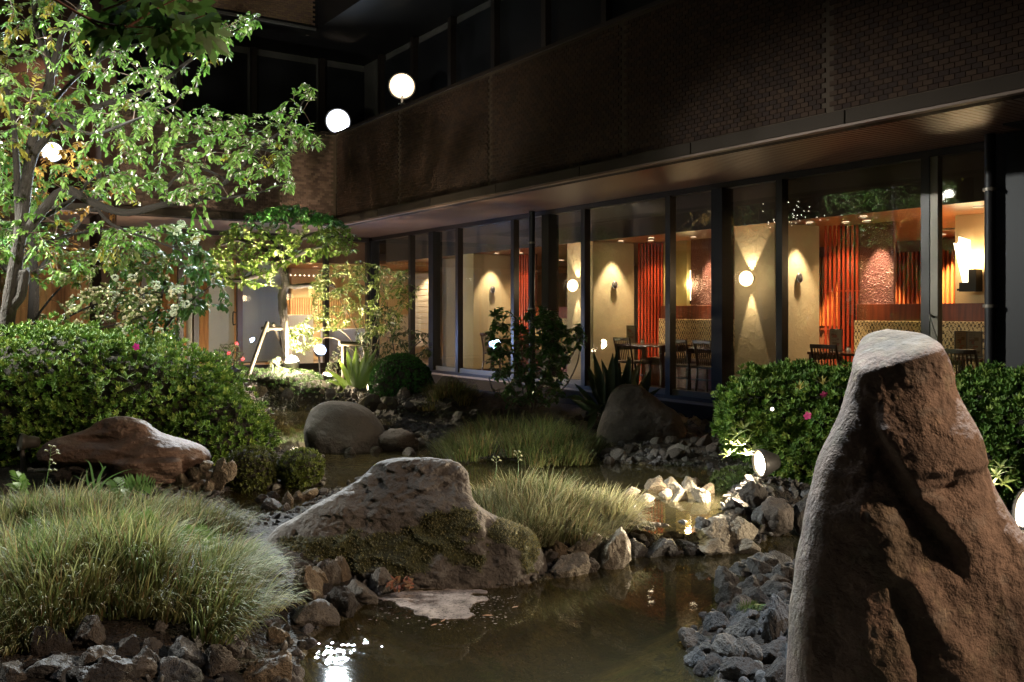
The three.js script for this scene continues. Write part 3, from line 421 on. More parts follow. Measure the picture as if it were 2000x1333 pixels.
{ const x0 = -13.9, x1 = 9.24, z0 = -19.88, z1 = 8, nx = 230, nz = 280, g = new THREE.PlaneGeometry(1, 1, nx, nz), p = g.attributes.position, uv = g.attributes.uv;
  for (let i = 0; i < p.count; i++) { const x = lerp(x0, x1, uv.getX(i)), z = lerp(z1, z0, uv.getY(i)); p.setXYZ(i, x, groundY(x, z), z); uv.setXY(i, x, z); }
  const gc = []; for (let i = 0; i < p.count; i++) { const x = p.getX(i), z = p.getZ(i), k = sstep(0.06, -0.06, pondD(x, z) + 0.12 * fbm(x * 3, 7, z * 3, 3)), n = 0.8 + 0.7 * fbm(x * 2, 4, z * 2, 3); gc.push(lerp(0.072, 0.25 * n, k), lerp(0.057, 0.235 * n, k), lerp(0.043, 0.13 * n, k)); } g.setAttribute('color', new THREE.Float32BufferAttribute(gc, 3));   // bare soil, olive silt under the water
  g.computeVertexNormals(); structure('ground', g, M.soil);
}
{ // water: ripples where the stream runs in and at the lower left, almost still elsewhere
  const x0 = -3, x1 = 9.2, z0 = -17.3, z1 = 0.5, sheet = (k) => { const N = 130, y = k ? UPPER : WATER, pos = [], uv = [], nr = []; const c = (i, j) => [lerp(x0, x1, i / N), lerp(z1, z0, j / N)]; for (let i = 0; i < N; i++) for (let j = 0; j < N; j++) { const [mx, mz] = c(i + 0.5, j + 0.5), own = sdPoly(pond[k], mx, mz), oth = sdPoly(pond[1 - k], mx, mz); if (own > 0.45 || own > oth) continue; for (const [a, b] of [[0, 0], [1, 0], [1, 1], [0, 0], [1, 1], [0, 1]]) { const [x, z] = c(i + a, j + b); pos.push(x, y, z); nr.push(0, 1, 0); uv.push((i + a) / N, (j + b) / N); } } const g = new THREE.BufferGeometry(); g.setAttribute('position', new THREE.Float32BufferAttribute(pos, 3)); g.setAttribute('normal', new THREE.Float32BufferAttribute(nr, 3)); g.setAttribute('uv', new THREE.Float32BufferAttribute(uv, 2)); return g; };
  const w1 = fbmTex(260, 2, 201, 0.6), w2 = fbmTex(14, 4, 231, 0.5), patches = [[650, 1256, 0.5, 0.21, 0.3], [765, 1268, 0.36, 0.09, 0.26], [590, 1270, 0.34, 0.26, 0.32], [700, 1238, 0.36, 0.18, 0.24], [545, 1000, 0.4, 0.4, 1], [700, 900, 0.9, 0.9, 0.6], [850, 872, 0.6, 0.8, 0.7]].map(([x, y, r, q, a]) => [on(x, y, y > 950 ? WATER : UPPER), r, q, a]);
  const t = tex(2048, (u, v) => { const x = lerp(x0, x1, u), z = lerp(z1, z0, v); let m = 0.012; for (const [p, r, q, a] of patches) { const ex = x - p.x, ez = z - p.z, d = Math.hypot((ex * RGT.x + ez * RGT.z) / r, (ex * FWD.x + ez * FWD.z) / q); m = Math.max(m, a * clamp(1.25 - d)); } return 0.5 + (w1(u, v * 1.46) - 0.5) * m * 1.2 + (w2(u, v) - 0.5) * 0.05; });
  t.wrapS = t.wrapT = THREE.ClampToEdgeWrapping;
  const wm = phy([0.55, 0.5, 0.28], 0.02, { transmission: 0.972, thickness: 0, ior: 1.36, bumpMap: t, bumpScale: 0.012 }); structure('water', sheet(0), wm); structure('water', sheet(1), wm);
}
// rounded, chipped or angular stones: a unit ball cut by planes; each fills the box -1..1
function unitStone(seed, cuts, soft, rough, det = 7, sharp = 0) {
  const r = rng(seed), pl = []; for (let i = 0; i < cuts; i++) { const v = new V3(r() * 2 - 1, r() * 2 - 1, r() * 2 - 1).normalize(); pl.push([v, 0.55 + r() * 0.4]); }
  let g = new THREE.IcosahedronGeometry(1, det); g.deleteAttribute('uv'); g.deleteAttribute('normal'); g = mergeVertices(g, 1e-4);
  const p = g.attributes.position, v = new V3();
  for (let i = 0; i < p.count; i++) {
    v.fromBufferAttribute(p, i).normalize(); let q = 0; for (const [n, d] of pl) { const k = v.dot(n) / d; if (k > 0) q += Math.pow(k, soft); }
    const R = Math.min(1.25, Math.pow(q + Math.pow(1 / 1.25, soft), -1 / soft)) * (1 + rough * fbm(v.x * 2.6 + seed, v.y * 2.6, v.z * 2.6, 5) * 1.6); p.setXYZ(i, v.x * R, v.y * R, v.z * R);
  }
  g.computeBoundingBox(); const b = g.boundingBox, c = b.getCenter(new V3()), s = b.getSize(new V3()); g.translate(-c.x, -c.y, -c.z); g.scale(2 / s.x, 2 / s.y, 2 / s.z); g.computeVertexNormals();
  return boxUV(sharp ? toCreasedNormals(g, sharp) : g, 0.3);
}
const ANG = Array.from({ length: 14 }, (_, i) => unitStone(100 + i, 12 + i % 5, 44, 0.15, 10, 0.42)), RND = Array.from({ length: 8 }, (_, i) => unitStone(300 + i, 8, 12, 0.16, 8)), PEB = Array.from({ length: 6 }, (_, i) => unitStone(400 + i, 9, 14, 0.08, 3, 0.6));
let stoneN = 0; const sr = rng(808);
function stone(px, pb, w, h, o) {
  let y = o.y ?? WATER, t = depthOn(pb, y), c = at(px, pb, t); if (o.t) { t = o.t; c = at(px, pb, t); y = c.y; } else for (let i = 0; i < 6; i++) { y = lerp(y, Math.max(levelAt(c.x, c.z) - 0.02, groundY(c.x, c.z) - 0.03), 0.7); t = depthOn(pb, y); c = at(px, pb, t); }
  const W = w / FOC * t, Hh = h / FOC * t, pool = o.pool ?? ANG, sink = o.sink ?? 0.35;
  const m = new THREE.Mesh(pool[stoneN++ % pool.length], o.mat); m.name = numbered(o.name ?? 'edge_stone');
  m.scale.set(W / 2, Hh * (1 + sink) / 2, W / 2 * (o.deep ?? (0.75 + sr() * 0.4))); m.rotation.set((sr() - 0.5) * 0.25, -YAW, (sr() - 0.5) * 0.3 + (o.tilt ?? 0)); if (sr() < 0.5) m.rotation.y += Math.PI;
  m.position.copy(c).addScaledVector(FWD, W * 0.25); m.position.y = y + Hh - m.scale.y; scene.add(m);
  return tag(m, o.label, 'stone', o.group);
}
const ORD = 'first second third fourth fifth sixth seventh eighth ninth tenth eleventh twelfth thirteenth fourteenth fifteenth sixteenth seventeenth eighteenth nineteenth twentieth twenty-first twenty-second twenty-third twenty-fourth'.split(' ');
function stoneRow(list, where, group, o) { // stones named by their place along the row and their look
  list.sort((a, b) => a[0] - b[0]).forEach(([x, b, w0, h0, mk], i) => { const w = w0 * (o.big ?? 1), h = h0 * (o.big ?? 1) * (o.big ? 0.92 : 1); const mat = o.mats[mk ?? Math.floor(sr() * o.mats.length)], tone = mat === M.rockBlue ? 'bluish' : mat === M.rockTan ? 'tan' : mat === M.rockPale ? 'pale' : mat === M.rockDark ? 'dark' : mat === M.rockRed ? 'reddish' : mat === M.rockDim ? 'dim brown' : 'grey';
    const size = w * h > 3000 ? 'large ' : w * h < 900 ? 'small ' : ''; stone(x, b, w, h, { ...o, mat, group, label: `${size}${tone} ${h > w * 0.9 ? 'upright' : h < w * 0.5 ? 'flat' : 'angular'} stone, ${ORD[i] ?? 'last'} from the left ${where}` }); });
}
const G5 = [M.rockGrey, M.rockBlue, M.rockTan, M.rockPale, M.rockDark];
stoneRow([[20, 1342, 60, 40], [42, 1305, 34, 18], [93, 1330, 95, 42, 1], [90, 1290, 80, 60, 4], [165, 1278, 75, 70], [186, 1318, 77, 50, 0], [196, 1347, 84, 42], [270, 1330, 65, 44], [332, 1342, 78, 40], [350, 1314, 92, 62], [413, 1332, 92, 64, 0], [440, 1352, 60, 30], [513, 1349, 108, 66, 2], [542, 1264, 44, 38], [612, 1234, 92, 52, 0], [240, 1290, 60, 40], [120, 1345, 60, 36], [295, 1290, 50, 40]], 'in the row below the grass mound', 'stones along the near left bank', { mats: G5.slice(0, 3).concat([M.rockGrey, M.rockDark]), y: -0.5 });
stoneRow([[598, 1184, 62, 76, 2], [663, 1214, 72, 64, 4], [667, 1142, 50, 52, 2], [636, 1146, 56, 48, 0], [617, 1152, 52, 42, 2], [645, 1098, 50, 34, 0], [676, 1106, 28, 44, 0], [695, 1186, 78, 48, 0], [740, 1164, 60, 52, 0], [640, 1178, 50, 34, 4]], 'heaped left of the mossy rock', 'heaped stones left of the mossy rock', { mats: G5, y: -0.5 });
stoneRow([[1113, 1131, 66, 44, 3], [1155, 1106, 86, 54, 3], [1200, 1113, 58, 70, 3], [1090, 1096, 46, 36, 2], [1153, 1124, 32, 30, 0], [1126, 1072, 54, 24, 0], [1210, 1068, 72, 38, 0], [1165, 1068, 26, 22, 3], [1243, 1093, 42, 36, 1], [1288, 1066, 80, 36, 0], [1290, 1089, 64, 30, 1], [1310, 1087, 30, 26, 1], [1335, 1054, 44, 32, 1], [1384, 1040, 40, 24, 1], [1384, 1076, 70, 56, 3], [1446, 1074, 68, 54, 3], [1405, 1091, 74, 32, 3], [1460, 1087, 44, 28, 3], [1346, 1088, 38, 28, 1], [1318, 1068, 40, 30, 0]], 'in the row across the pond', 'stones of the row that crosses the pond', { mats: G5, big: 1.22 });
stoneRow([[1460, 1025, 36, 34, 1], [1492, 1037, 42, 48, 1], [1488, 1049, 50, 30, 0], [1518, 1042, 30, 44, 1], [1482, 1002, 48, 22, 4], [1570, 1032, 36, 58, 4], [1547, 980, 52, 32, 1], [1578, 978, 32, 28, 1], [1476, 980, 58, 42, 4], [1440, 1000, 40, 26, 4]], 'in the corner under the right lamp', 'stones below the right lamp', { mats: G5, y: -0.5 });
stone(1522, 1034, 70, 60, { mat: M.rockDim, label: 'brown stone topped with moss below the right lamp', y: -0.5, pool: RND });
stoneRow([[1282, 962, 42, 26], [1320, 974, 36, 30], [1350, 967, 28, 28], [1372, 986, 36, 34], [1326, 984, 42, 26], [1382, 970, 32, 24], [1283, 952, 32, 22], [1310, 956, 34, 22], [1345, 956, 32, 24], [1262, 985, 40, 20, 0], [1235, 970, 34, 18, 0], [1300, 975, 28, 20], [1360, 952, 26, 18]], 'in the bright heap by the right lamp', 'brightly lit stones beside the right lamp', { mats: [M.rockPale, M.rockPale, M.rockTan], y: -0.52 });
stoneRow([[1360, 1271, 66, 38, 0], [1405, 1242, 56, 42, 1], [1377, 1292, 54, 34, 0], [1457, 1228, 72, 34, 1], [1461, 1262, 78, 48, 0], [1522, 1256, 64, 92, 1], [1524, 1180, 66, 42, 1], [1480, 1194, 64, 42, 1], [1520, 1150, 50, 26, 0], [1534, 1142, 54, 42, 1], [1526, 1112, 50, 34, 1], [1488, 1134, 48, 42, 1], [1450, 1128, 48, 32, 1], [1430, 1296, 76, 52, 0], [1510, 1304, 74, 46, 2], [1400, 1310, 70, 28, 2], [1455, 1340, 92, 48, 2], [1525, 1348, 74, 54, 2], [1487, 1104, 40, 22, 1], [1440, 1215, 50, 30, 0], [1500, 1230, 44, 36, 1]], 'on the bank left of the standing stone', 'stones heaped left of the standing stone', { mats: [M.rockGrey, M.rockBlue, M.rockDark], y: -0.48 });
stoneRow([[560, 988, 26, 28, 2], [582, 982, 28, 22, 2], [602, 978, 40, 22, 2], [530, 999, 48, 22, 4], [534, 978, 30, 18, 4], [510, 985, 30, 18, 4], [625, 972, 26, 16, 4]], 'in the little weir behind the mossy rock', 'stones of the little weir', { mats: G5 });
stoneRow([[345, 953, 40, 38, 2], [377, 941, 36, 30, 2], [377, 965, 44, 30, 2], [410, 964, 32, 30, 2], [401, 938, 24, 18, 2], [428, 955, 40, 60, 2], [401, 923, 26, 24, 2], [312, 952, 34, 26, 2], [281, 936, 30, 22], [308, 938, 32, 22], [275, 948, 40, 22], [250, 952, 34, 24], [150, 929, 44, 22, 4], [227, 932, 28, 18], [360, 970, 24, 16, 2], [200, 940, 40, 24, 4], [110, 945, 60, 30, 4], [330, 966, 30, 18, 2], [445, 940, 30, 40, 2]], 'in the wall under the reddish rock', 'stones of the wall under the reddish rock', { mats: [M.rockGrey, M.rockDark, M.rockTan, M.rockRed, M.rockDark], t: 8.3, sink: 0.1 });
function bankStones(n, seed, quad, wpx, mats, y, group, label, pool = PEB) { const r = rng(seed); for (let i = 0; i < n; i++) { const u = r(), v = r(), px = lerp(lerp(quad[0], quad[1], u), lerp(quad[4], quad[5], u), v), py = lerp(lerp(quad[2], quad[3], u), lerp(quad[6], quad[7], u), v), w = wpx * (0.6 + r() * 0.8) * lerp(0.75, 1.1, v); stone(px, py, w, w * (0.5 + r() * 0.3), ((m) => ({ mat: m, y, group, label: `${w > wpx * 0.95 ? 'larger' : 'smaller'} ${m === M.rockBlue ? 'bluish' : m === M.rockTan ? 'tan' : m === M.rockDark ? 'blackish' : m === M.rockDim ? 'brown' : 'grey'} ${label}`, pool, name: 'bank_stone', sink: 0.5 }))(mats[Math.floor(r() * mats.length)])); } }
// quad: left and right x and y of its far edge, then of its near edge
bankStones(70, 21, [1180, 1420, 838, 838, 1165, 1440, 912, 900], 26, [M.rockDim, M.rockDim, M.rockGrey], -0.5, 'stones of the dark bank behind the pond', 'broken stone on the dark bank left of the right lamp');
bankStones(34, 22, [840, 1190, 800, 818, 860, 1180, 826, 850], 26, [M.rockDim, M.rockDark], -0.46, 'dark stones behind the far grass island', 'rounded stone behind the far grass island', RND);
bankStones(30, 23, [505, 720, 762, 762, 505, 700, 790, 790], 22, [M.rockTan, M.rockGrey, M.rockTan], -0.42, 'stones edging the far end of the pond', 'stone edging the far end of the pond below the lamps', RND);
bankStones(18, 24, [740, 860, 838, 830, 700, 870, 886, 872], 22, [M.rockDim, M.rockDark], -0.54, 'wet stones in the stream beside the round dark rock', 'wet stone in the stream beside the round dark rock', RND);
bankStones(22, 25, [1310, 1420, 800, 806, 1330, 1420, 834, 850], 24, [M.rockTan, M.rockGrey], -0.3, 'stones at the foot of the glass front', 'loose stone near the glass door sill');
bankStones(16, 26, [600, 840, 874, 872, 620, 800, 892, 892], 24, [M.rockDark, M.rockDim], -0.55, 'stones at the foot of the round dark rock', 'wet stone at the foot of the round dark rock', RND);
bankStones(26, 27, [640, 900, 748, 770, 700, 900, 800, 812], 26, [M.rockTan, M.rockDim, M.rockDim], -0.2, 'stones below the fern and the round bush', 'stone below the fern and the round bush', RND);

bankStones(24, 28, [1440, 1556, 1100, 1096, 1345, 1556, 1335, 1335], 60, [M.rockGrey, M.rockBlue, M.rockDark], -0.5, 'stones heaped left of the standing stone', 'broken stone filling the bank left of the standing stone', ANG);
bankStones(14, 29, [-10, 560, 1310, 1270, -10, 560, 1350, 1350], 60, [M.rockDark, M.rockBlue, M.rockDark], -0.5, 'stones along the near left bank', 'broken stone between the near left bank stones', ANG);
{ // small gravel along the banks
  const r = rng(515), mats = [], cols = []; for (let i = 0; i < 60000 && mats.length < 7000; i++) { const x = lerp(-3, 9.1, r()), z = lerp(-19, -1.5, r()), d = pondD(x, z); if (d < -0.15 || d > 0.7 || r() < d * 0.8) continue; const s = 0.012 + r() * r() * 0.04; mats.push(M4(new V3(x, groundY(x, z) + s * 0.2, z), new THREE.Quaternion().setFromEuler(new THREE.Euler(r() * 6, r() * 6, r() * 6)), new V3(s, s * 0.6, s * (0.7 + r() * 0.6)))); const c = 0.045 + r() * 0.09; cols.push(RGB(c, c * 0.93, c * (0.78 + r() * 0.2))); }
  const o = instanced('gravel', PEB[1], std([1, 1, 1], 0.85, { bumpMap: rep(T_rockBump, 1), bumpScale: 0.02 }), mats, scene, cols); tag(o, 'loose gravel along the pond banks', 'gravel');
}
// rocks with an outline of their own: rows of [height, left, right] at one depth, closed all round
function outlineRock(rows, t, o) {
  const N = o.rows ?? 90, S = o.seg ?? 120, y0 = rows[0][0], y1 = rows[rows.length - 1][0], k = t / FOC, xc = o.xc, pos = [], idx = [], meta = [];
  const row = (py) => { let i = 0; while (i < rows.length - 2 && rows[i + 1][0] < py) i++; const a = rows[i], b = rows[i + 1], u = clamp((py - a[0]) / (b[0] - a[0])), p0 = rows[Math.max(0, i - 1)], p3 = rows[Math.min(rows.length - 1, i + 2)], f = (c) => { const m0 = (b[c] - p0[c]) / Math.max(1, b[0] - p0[0]) * (b[0] - a[0]), m1 = (p3[c] - a[c]) / Math.max(1, p3[0] - a[0]) * (b[0] - a[0]), u2 = u * u, u3 = u2 * u; return (2 * u3 - 3 * u2 + 1) * a[c] + (u3 - 2 * u2 + u) * m0 + (-2 * u3 + 3 * u2) * b[c] + (u3 - u2) * m1; }; return [f(1), f(2)]; };
  for (let i = 0; i <= N; i++) {
    const w = i / N, py = y0 + (y1 - y0) * (o.ease ? Math.pow(w, o.ease) : w), [l, r] = row(py), c = (l + r) / 2, a = (r - l) / 2, back0 = o.lean, b = (o.depth ? o.depth(py, a) : a * o.df);
    for (let j = 0; j <= S; j++) {
      const th = j / S * Math.PI * 2, ct = Math.cos(th), st = Math.sin(th), e = o.e ?? 0.85, sx = Math.sign(ct) * Math.pow(Math.abs(ct), e), sz = Math.sign(st) * Math.pow(Math.abs(st), e);
      const px = c + a * sx, back = back0 ? back0(py, px) : 0; let x = (px - xc) * k + (px - 1000) * k * back / t, y = (HORIZON - py) * k * (1 + back / t) + EYE, z = b * sz * k - back, m = Math.min(1, a / (o.fade ?? 30));
      const n = new V3(ct, 0.15, st).normalize(), jj = j === S ? 0 : j, q = new V3(x * 1, y, z); let d = o.noise(q.x, q.y, q.z) * m; if (o.feat) d += o.feat(px, py) * Math.max(0, st) * m; const edge = 1 - (o.hold ?? 0.6) * Math.pow(Math.abs(ct), 6);
      d *= st > 0 || true ? edge : 1; pos.push(x + n.x * d, y + n.y * d * 0.5, z + n.z * d); meta.push([px, py, st]);
      if (i < N && j < S) { const q0 = i * (S + 1) + j; idx.push(q0, q0 + 1, q0 + S + 1, q0 + 1, q0 + S + 2, q0 + S + 1); }
    }
  }
  for (let i = 0; i <= N; i++) for (let c = 0; c < 3; c++) pos[(i * (S + 1) + S) * 3 + c] = pos[i * (S + 1) * 3 + c];
  const top = pos.length / 3; let cx = 0, cy = -9, cz = 0; for (let j = 0; j < S; j++) { cx += pos[j * 3] / S; cy = Math.max(cy, pos[j * 3 + 1]); cz += pos[j * 3 + 2] / S; } pos.push(cx, cy + 0.002, cz); meta.push([0, 0, 0]); for (let j = 0; j < S; j++) idx.push(top, j + 1, j);
  let g = new THREE.BufferGeometry(); g.setAttribute('position', new THREE.Float32BufferAttribute(pos, 3)); g.setIndex(idx);
  if (o.color) { const c = []; meta.forEach((m, i) => c.push(...o.color(m[0], m[1], m[2], pos[i * 3], pos[i * 3 + 1], pos[i * 3 + 2]))); g.setAttribute('color', new THREE.Float32BufferAttribute(c, 3)); }
  g.setAttribute('meta', new THREE.Float32BufferAttribute(meta.flat(), 3));
  const w = mergeVertices(g, 1e-5); w.computeVertexNormals(); const out = boxUV(w); out.userData = { xc, t }; return out;
}
function placeRock(name, geo, mat, label) { const { xc, t } = geo.userData, m = single(name, geo, mat, label, 'rock'); m.rotation.y = -YAW; const c = at(xc, HORIZON, t); m.position.set(c.x, 0, c.z); return m; }
const crease = (pts, px, py) => { // x of a polyline at that height, or null
  for (let i = 0; i < pts.length - 1; i++) { const [ax, ay] = pts[i], [bx, by] = pts[i + 1]; if (py >= ay && py <= by) return lerp(ax, bx, (py - ay) / (by - ay)); } return null; };
{ // the tall standing stone
  const A = [[1672, 742], [1680, 800], [1690, 852], [1708, 893], [1738, 955], [1776, 1005], [1802, 1035], [1815, 1075], [1840, 1130]];          // foot of the upper bulge
  const L = [[1655, 800], [1672, 850], [1662, 900], [1650, 950], [1634, 1000], [1648, 1060], [1640, 1110], [1630, 1170], [1634, 1230], [1620, 1333], [1600, 1500]]; // edge of the left flank
  const Vv = [[1700, 1090], [1718, 1150], [1736, 1220], [1748, 1333], [1760, 1500]], Rr = [[1672, 960], [1700, 1070], [1750, 1150], [1795, 1230], [1830, 1333], [1860, 1500]], K = [[1690, 850], [1672, 890], [1664, 930]];
  const gs = (v, w) => Math.exp(-v * v / (w * w));
  const feat = (px, py) => { let d = 0; const wob = fbm(px * 0.02, py * 0.02, 3, 3) * 26;
    const a = crease(A, px, py); if (a !== null) d += sstep(742, 850, py) * 0.042 * sstep(-4, 14, px - a - wob * 0.4) * (1 - sstep(1000, 1125, py)) - sstep(742, 850, py) * (1 - sstep(1000, 1120, py)) * 0.03 * gs(px - a + 10, 16);
    const l = crease(L, px, py); if (l !== null) d -= sstep(780, 900, py) * 0.12 * sstep(14, -100, px - l - wob * 0.5) ;
    const v = crease(Vv, px, py); if (v !== null) d -= 0.03 * gs(px - v - wob * 0.3, 20) * sstep(1080, 1130, py);
    const r = crease(Rr, px, py); if (r !== null) d += 0.026 * gs(px - r - wob * 0.6, 34) * sstep(950, 1010, py);
    const k = crease(K, px, py); if (k !== null) d -= sstep(850, 872, py) * (1 - sstep(895, 930, py)) * 0.03 * gs(px - k - wob * 0.3, 8);
    d += 0.05 * sstep(925, 905, py - (px - 1740) * -0.12 + wob * 0.4) * sstep(1700, 1770, px) * 0.5; d -= 0.03 * gs(py - 940 + (px - 1780) * 0.25, 10) * gs(px - 1790, 40);
    return d; };
  const noise = (x, y, z) => (1 - 0.6 * sstep(1.07, 1.15, y)) * (0.04 * fbm(x * 2.2 + 4, y * 1.1, z * 2.2, 3) + 0.018 * fbm(x * 8, y * 4 + 3, z * 8, 4) + 0.008 * fbm(x * 30, y * 20, z * 30 + 5, 3) - 0.005 * Math.pow(clamp(0.5 + 1.6 * fbm(x * 11 + 9, y * 11, z * 11, 2)), 4));
  const g = outlineRock([[643.5, 1731, 1737], [650, 1706, 1789], [660, 1690, 1812], [672, 1683, 1830], [700, 1674, 1846], [730, 1668, 1855], [760, 1662, 1860], [800, 1652, 1874], [850, 1630, 1893], [900, 1606, 1910], [950, 1593, 1930], [1000, 1582, 1955], [1050, 1574, 1985], [1100, 1566, 2008], [1150, 1560, 2020], [1200, 1552, 2030], [1333, 1545, 2050], [1540, 1540, 2070]], 3.1,
    { xc: 1760, rows: 320, seg: 300, ease: 1.25, noise, feat, color: (px, py, st, x, y, z) => { const a = fbm(x * 5, y * 4, z * 5, 4), b = fbm(x * 17 + 3, y * 14, z * 17, 3), l = sstep(0.1, 0.3, fbm(x * 3.2 + 9, y * 2.2, z * 3.2, 3) + b * 0.6) * 0.6, s = 1 + a * 0.8 + b * 0.35, w = sstep(0.16, 0.3, fbm(x * 11, y * 11 + 8, z * 11, 3)); return [lerp(lerp(0.3, 0.24, l) * s, 0.4, w * 0.35), lerp(lerp(0.21, 0.2, l) * s, 0.36, w * 0.35), lerp(lerp(0.155, 0.13, l) * s, 0.3, w * 0.35)]; }, fade: 60, hold: 0.92, e: 0.75, depth: (py, a) => Math.max(a * 0.6, 4), lean: (py, px) => 0.24 * sstep(-6, 78, 722 - (px - 1678) * 0.32 - py) + 0.02 });
  placeRock('standing_stone', g, M.rockTall, 'tall brown standing stone with a pale rounded top, nearest thing at the right');
}
const mossRock = (() => { // the big rock with moss in the middle
  const moss = (px, py) => { const n = fbm(px * 0.018, py * 0.026, 4, 4) * 2; const a = Math.exp(-(((px - 770) / 190) ** 2 + ((py - 1060) / 46) ** 2) * 1.2) + Math.exp(-(((px - 870) / 60) ** 2 + ((py - 1010) / 30) ** 2)) * 0.9 + Math.exp(-(((px - 1010) / 55) ** 2 + ((py - 1045) / 45) ** 2)) * 0.95 + Math.exp(-(((px - 640) / 70) ** 2 + ((py - 1050) / 25) ** 2)) * 0.7; return sstep(0.5, 0.66, a + n * 0.55 - 0.02); };
  const noise = (x, y, z) => 0.06 * fbm(x * 1.7 + 2, y * 2.2, z * 1.7 + 8, 3) + 0.07 * fbm(x * 5 + 1, y * 6, z * 5, 3) + 0.075 * (0.35 - Math.abs(fbm(x * 4 + 3, y * 5, z * 4, 4)) * 2) + 0.026 * fbm(x * 17, y * 19, z * 17, 3);
  const gs = (v, w) => Math.exp(-v * v / (w * w)), feat = (px, py) => 0.1 * gs(px - 985, 45) * gs(py - 1050, 40) + 0.12 * gs(px - 925, 40) * gs(py - 1010, 30) - 0.1 * gs(px - 950, 14) * gs(py - 1040, 60) + 0.16 * sstep(1020, 1100, py) - 0.05 * gs(px - 900, 16) * gs(py - 970, 40);
  const g = outlineRock([[896, 775, 856], [902, 744, 886], [911, 728, 902], [925, 714, 912], [940, 696, 916], [960, 664, 920], [985, 618, 932], [1010, 578, 968], [1035, 536, 1030], [1060, 518, 1050], [1090, 516, 1064], [1120, 530, 1074], [1145, 560, 1084], [1165, 580, 1088]], 6.42,
    { xc: 800, rows: 150, seg: 260, noise, feat, fade: 50, hold: 0.88, depth: (py, a) => Math.max(8, a * 0.3), lean: (py) => 0.25 * sstep(1000, 900, py),
      color: (px, py, st, x, y, z) => { const m = st > -0.2 ? moss(px, py) : 0, n = 0.85 + 0.5 * fbm(x * 3, y * 3, z * 3, 3), p = sstep(1095, 1130, py) * 0.35 + 0.9; return [lerp(0.165 * n * p, 0.05, m), lerp(0.152 * n * p, 0.055, m), lerp(0.138 * n * p, 0.012, m)]; } });
  const m = placeRock('mossy_rock', g, std([1, 1, 1], 0.88, { vertexColors: true, map: rep(T_rockCol, 0.8), bumpMap: rep(T_rockBump, 0.9), bumpScale: 0.05 }), 'big grey rock with moss on its face in the middle of the pond edge');
  // moss cushions: short tufts over the mossy parts
  const p = g.attributes.position, me = g.attributes.meta, nr = g.attributes.normal, r = rng(55), mats = [], cols = [];
  const tuft = merge([0, 1, 2, 3].map((i) => new THREE.ConeGeometry(0.12, 1, 3, 1, true).rotateZ((i % 2 ? 1 : -1) * 0.4).rotateX((i > 1 ? 1 : -1) * 0.4).translate(0, 0.35, 0)));
  for (let i = 0; i < p.count; i += 7) { if (me.getZ(i) < -0.1) continue; const k = moss(me.getX(i), me.getY(i)); if (k < 0.35 || r() > k) continue; for (let q = 0; q < 2; q++) { const n = new V3().fromBufferAttribute(nr, i), v = new V3().fromBufferAttribute(p, i).add(new V3(r() - 0.5, r() - 0.5, r() - 0.5).multiplyScalar(0.025)).addScaledVector(n, -0.004); mats.push(M4(v, frame(n.clone().add(new V3(0, 0.6, 0)).add(new V3(r() - 0.5, r() - 0.5, r() - 0.5).multiplyScalar(0.9)), new V3(0, 0, 1)), 0.008 + r() * 0.014)); const c = r(); cols.push(RGB(lerp(0.07, 0.2, c * c), lerp(0.085, 0.17, c * c), 0.016)); } }
  const im = instanced('moss', tuft, leafMat([1, 1, 1], 0.3, 0.9), mats, m, cols); return m;
})();
{ // the long reddish rock on the left wall
  const noise = (x, y, z) => 0.09 * fbm(x * 1.6 + 1, y * 3.2, z * 1.6, 3) + 0.05 * fbm(x * 4.5, y * 8 + 2, z * 4.5, 4) + 0.07 * (0.3 - Math.abs(fbm(x * 2.6 + 7, y * 6, z * 2.6, 3))) + 0.014 * fbm(x * 18, y * 22, z * 18, 3);
  const gs = (v, w) => Math.exp(-v * v / (w * w)), feat = (px, py) => -0.14 * gs(py - 856 - (px - 250) * 0.02, 7) * gs(px - 190, 60) + 0.1 * sstep(884, 896, py - (px - 250) * -0.02) * sstep(240, 280, px) - 0.12 * gs(px - 372, 8) * sstep(880, 892, py) - 0.2 * sstep(892, 905, py) * sstep(260, 200, px);
  placeRock('reddish_rock', outlineRock([[814, 226, 246], [818, 206, 262], [826, 188, 284], [838, 170, 300], [848, 140, 316], [858, 104, 346], [870, 88, 385], [884, 80, 404], [898, 84, 408], [912, 110, 400], [926, 150, 384], [936, 170, 370]], 8.55, { xc: 245, rows: 110, seg: 220, noise, feat, fade: 24, df: 0.42, hold: 0.85 }), M.rockRed, 'long reddish brown rock lying on the low stone wall below the left azalea');
}
placeRock('round_rock', outlineRock([[784, 644, 664], [787, 630, 690], [793, 618, 708], [802, 608, 722], [815, 602, 735], [832, 597, 746], [850, 595, 752], [866, 596, 754], [880, 600, 756]], 11.2, { xc: 675, rows: 80, seg: 160, noise: (x, y, z) => 0.07 * fbm(x * 1.6, y * 1.8, z * 1.6 + 3, 3) + 0.03 * fbm(x * 6, y * 6, z * 6, 4), fade: 30, df: 0.75 }), M.rockDark, 'smooth dark rounded rock standing in the stream');
stone(765, 884, 100, 44, { mat: M.rockDim, label: 'low flat brown rock against the right side of the round dark rock', y: UPPER, pool: RND, name: 'flat_rock' });
placeRock('pointed_rock', outlineRock([[751, 1216, 1232], [756, 1206, 1250], [764, 1198, 1262], [776, 1191, 1280], [790, 1185, 1298], [802, 1180, 1318], [818, 1174, 1330], [836, 1168, 1338], [852, 1164, 1342], [864, 1164, 1340]], 11.6, { xc: 1250, rows: 80, seg: 160, noise: (x, y, z) => 0.08 * fbm(x * 1.8 + 6, y * 2, z * 1.8, 3) + 0.035 * fbm(x * 6, y * 6, z * 6, 4), fade: 24, df: 0.6 }), M.rockDim, 'dark peaked brown rock in front of the bladed plant');
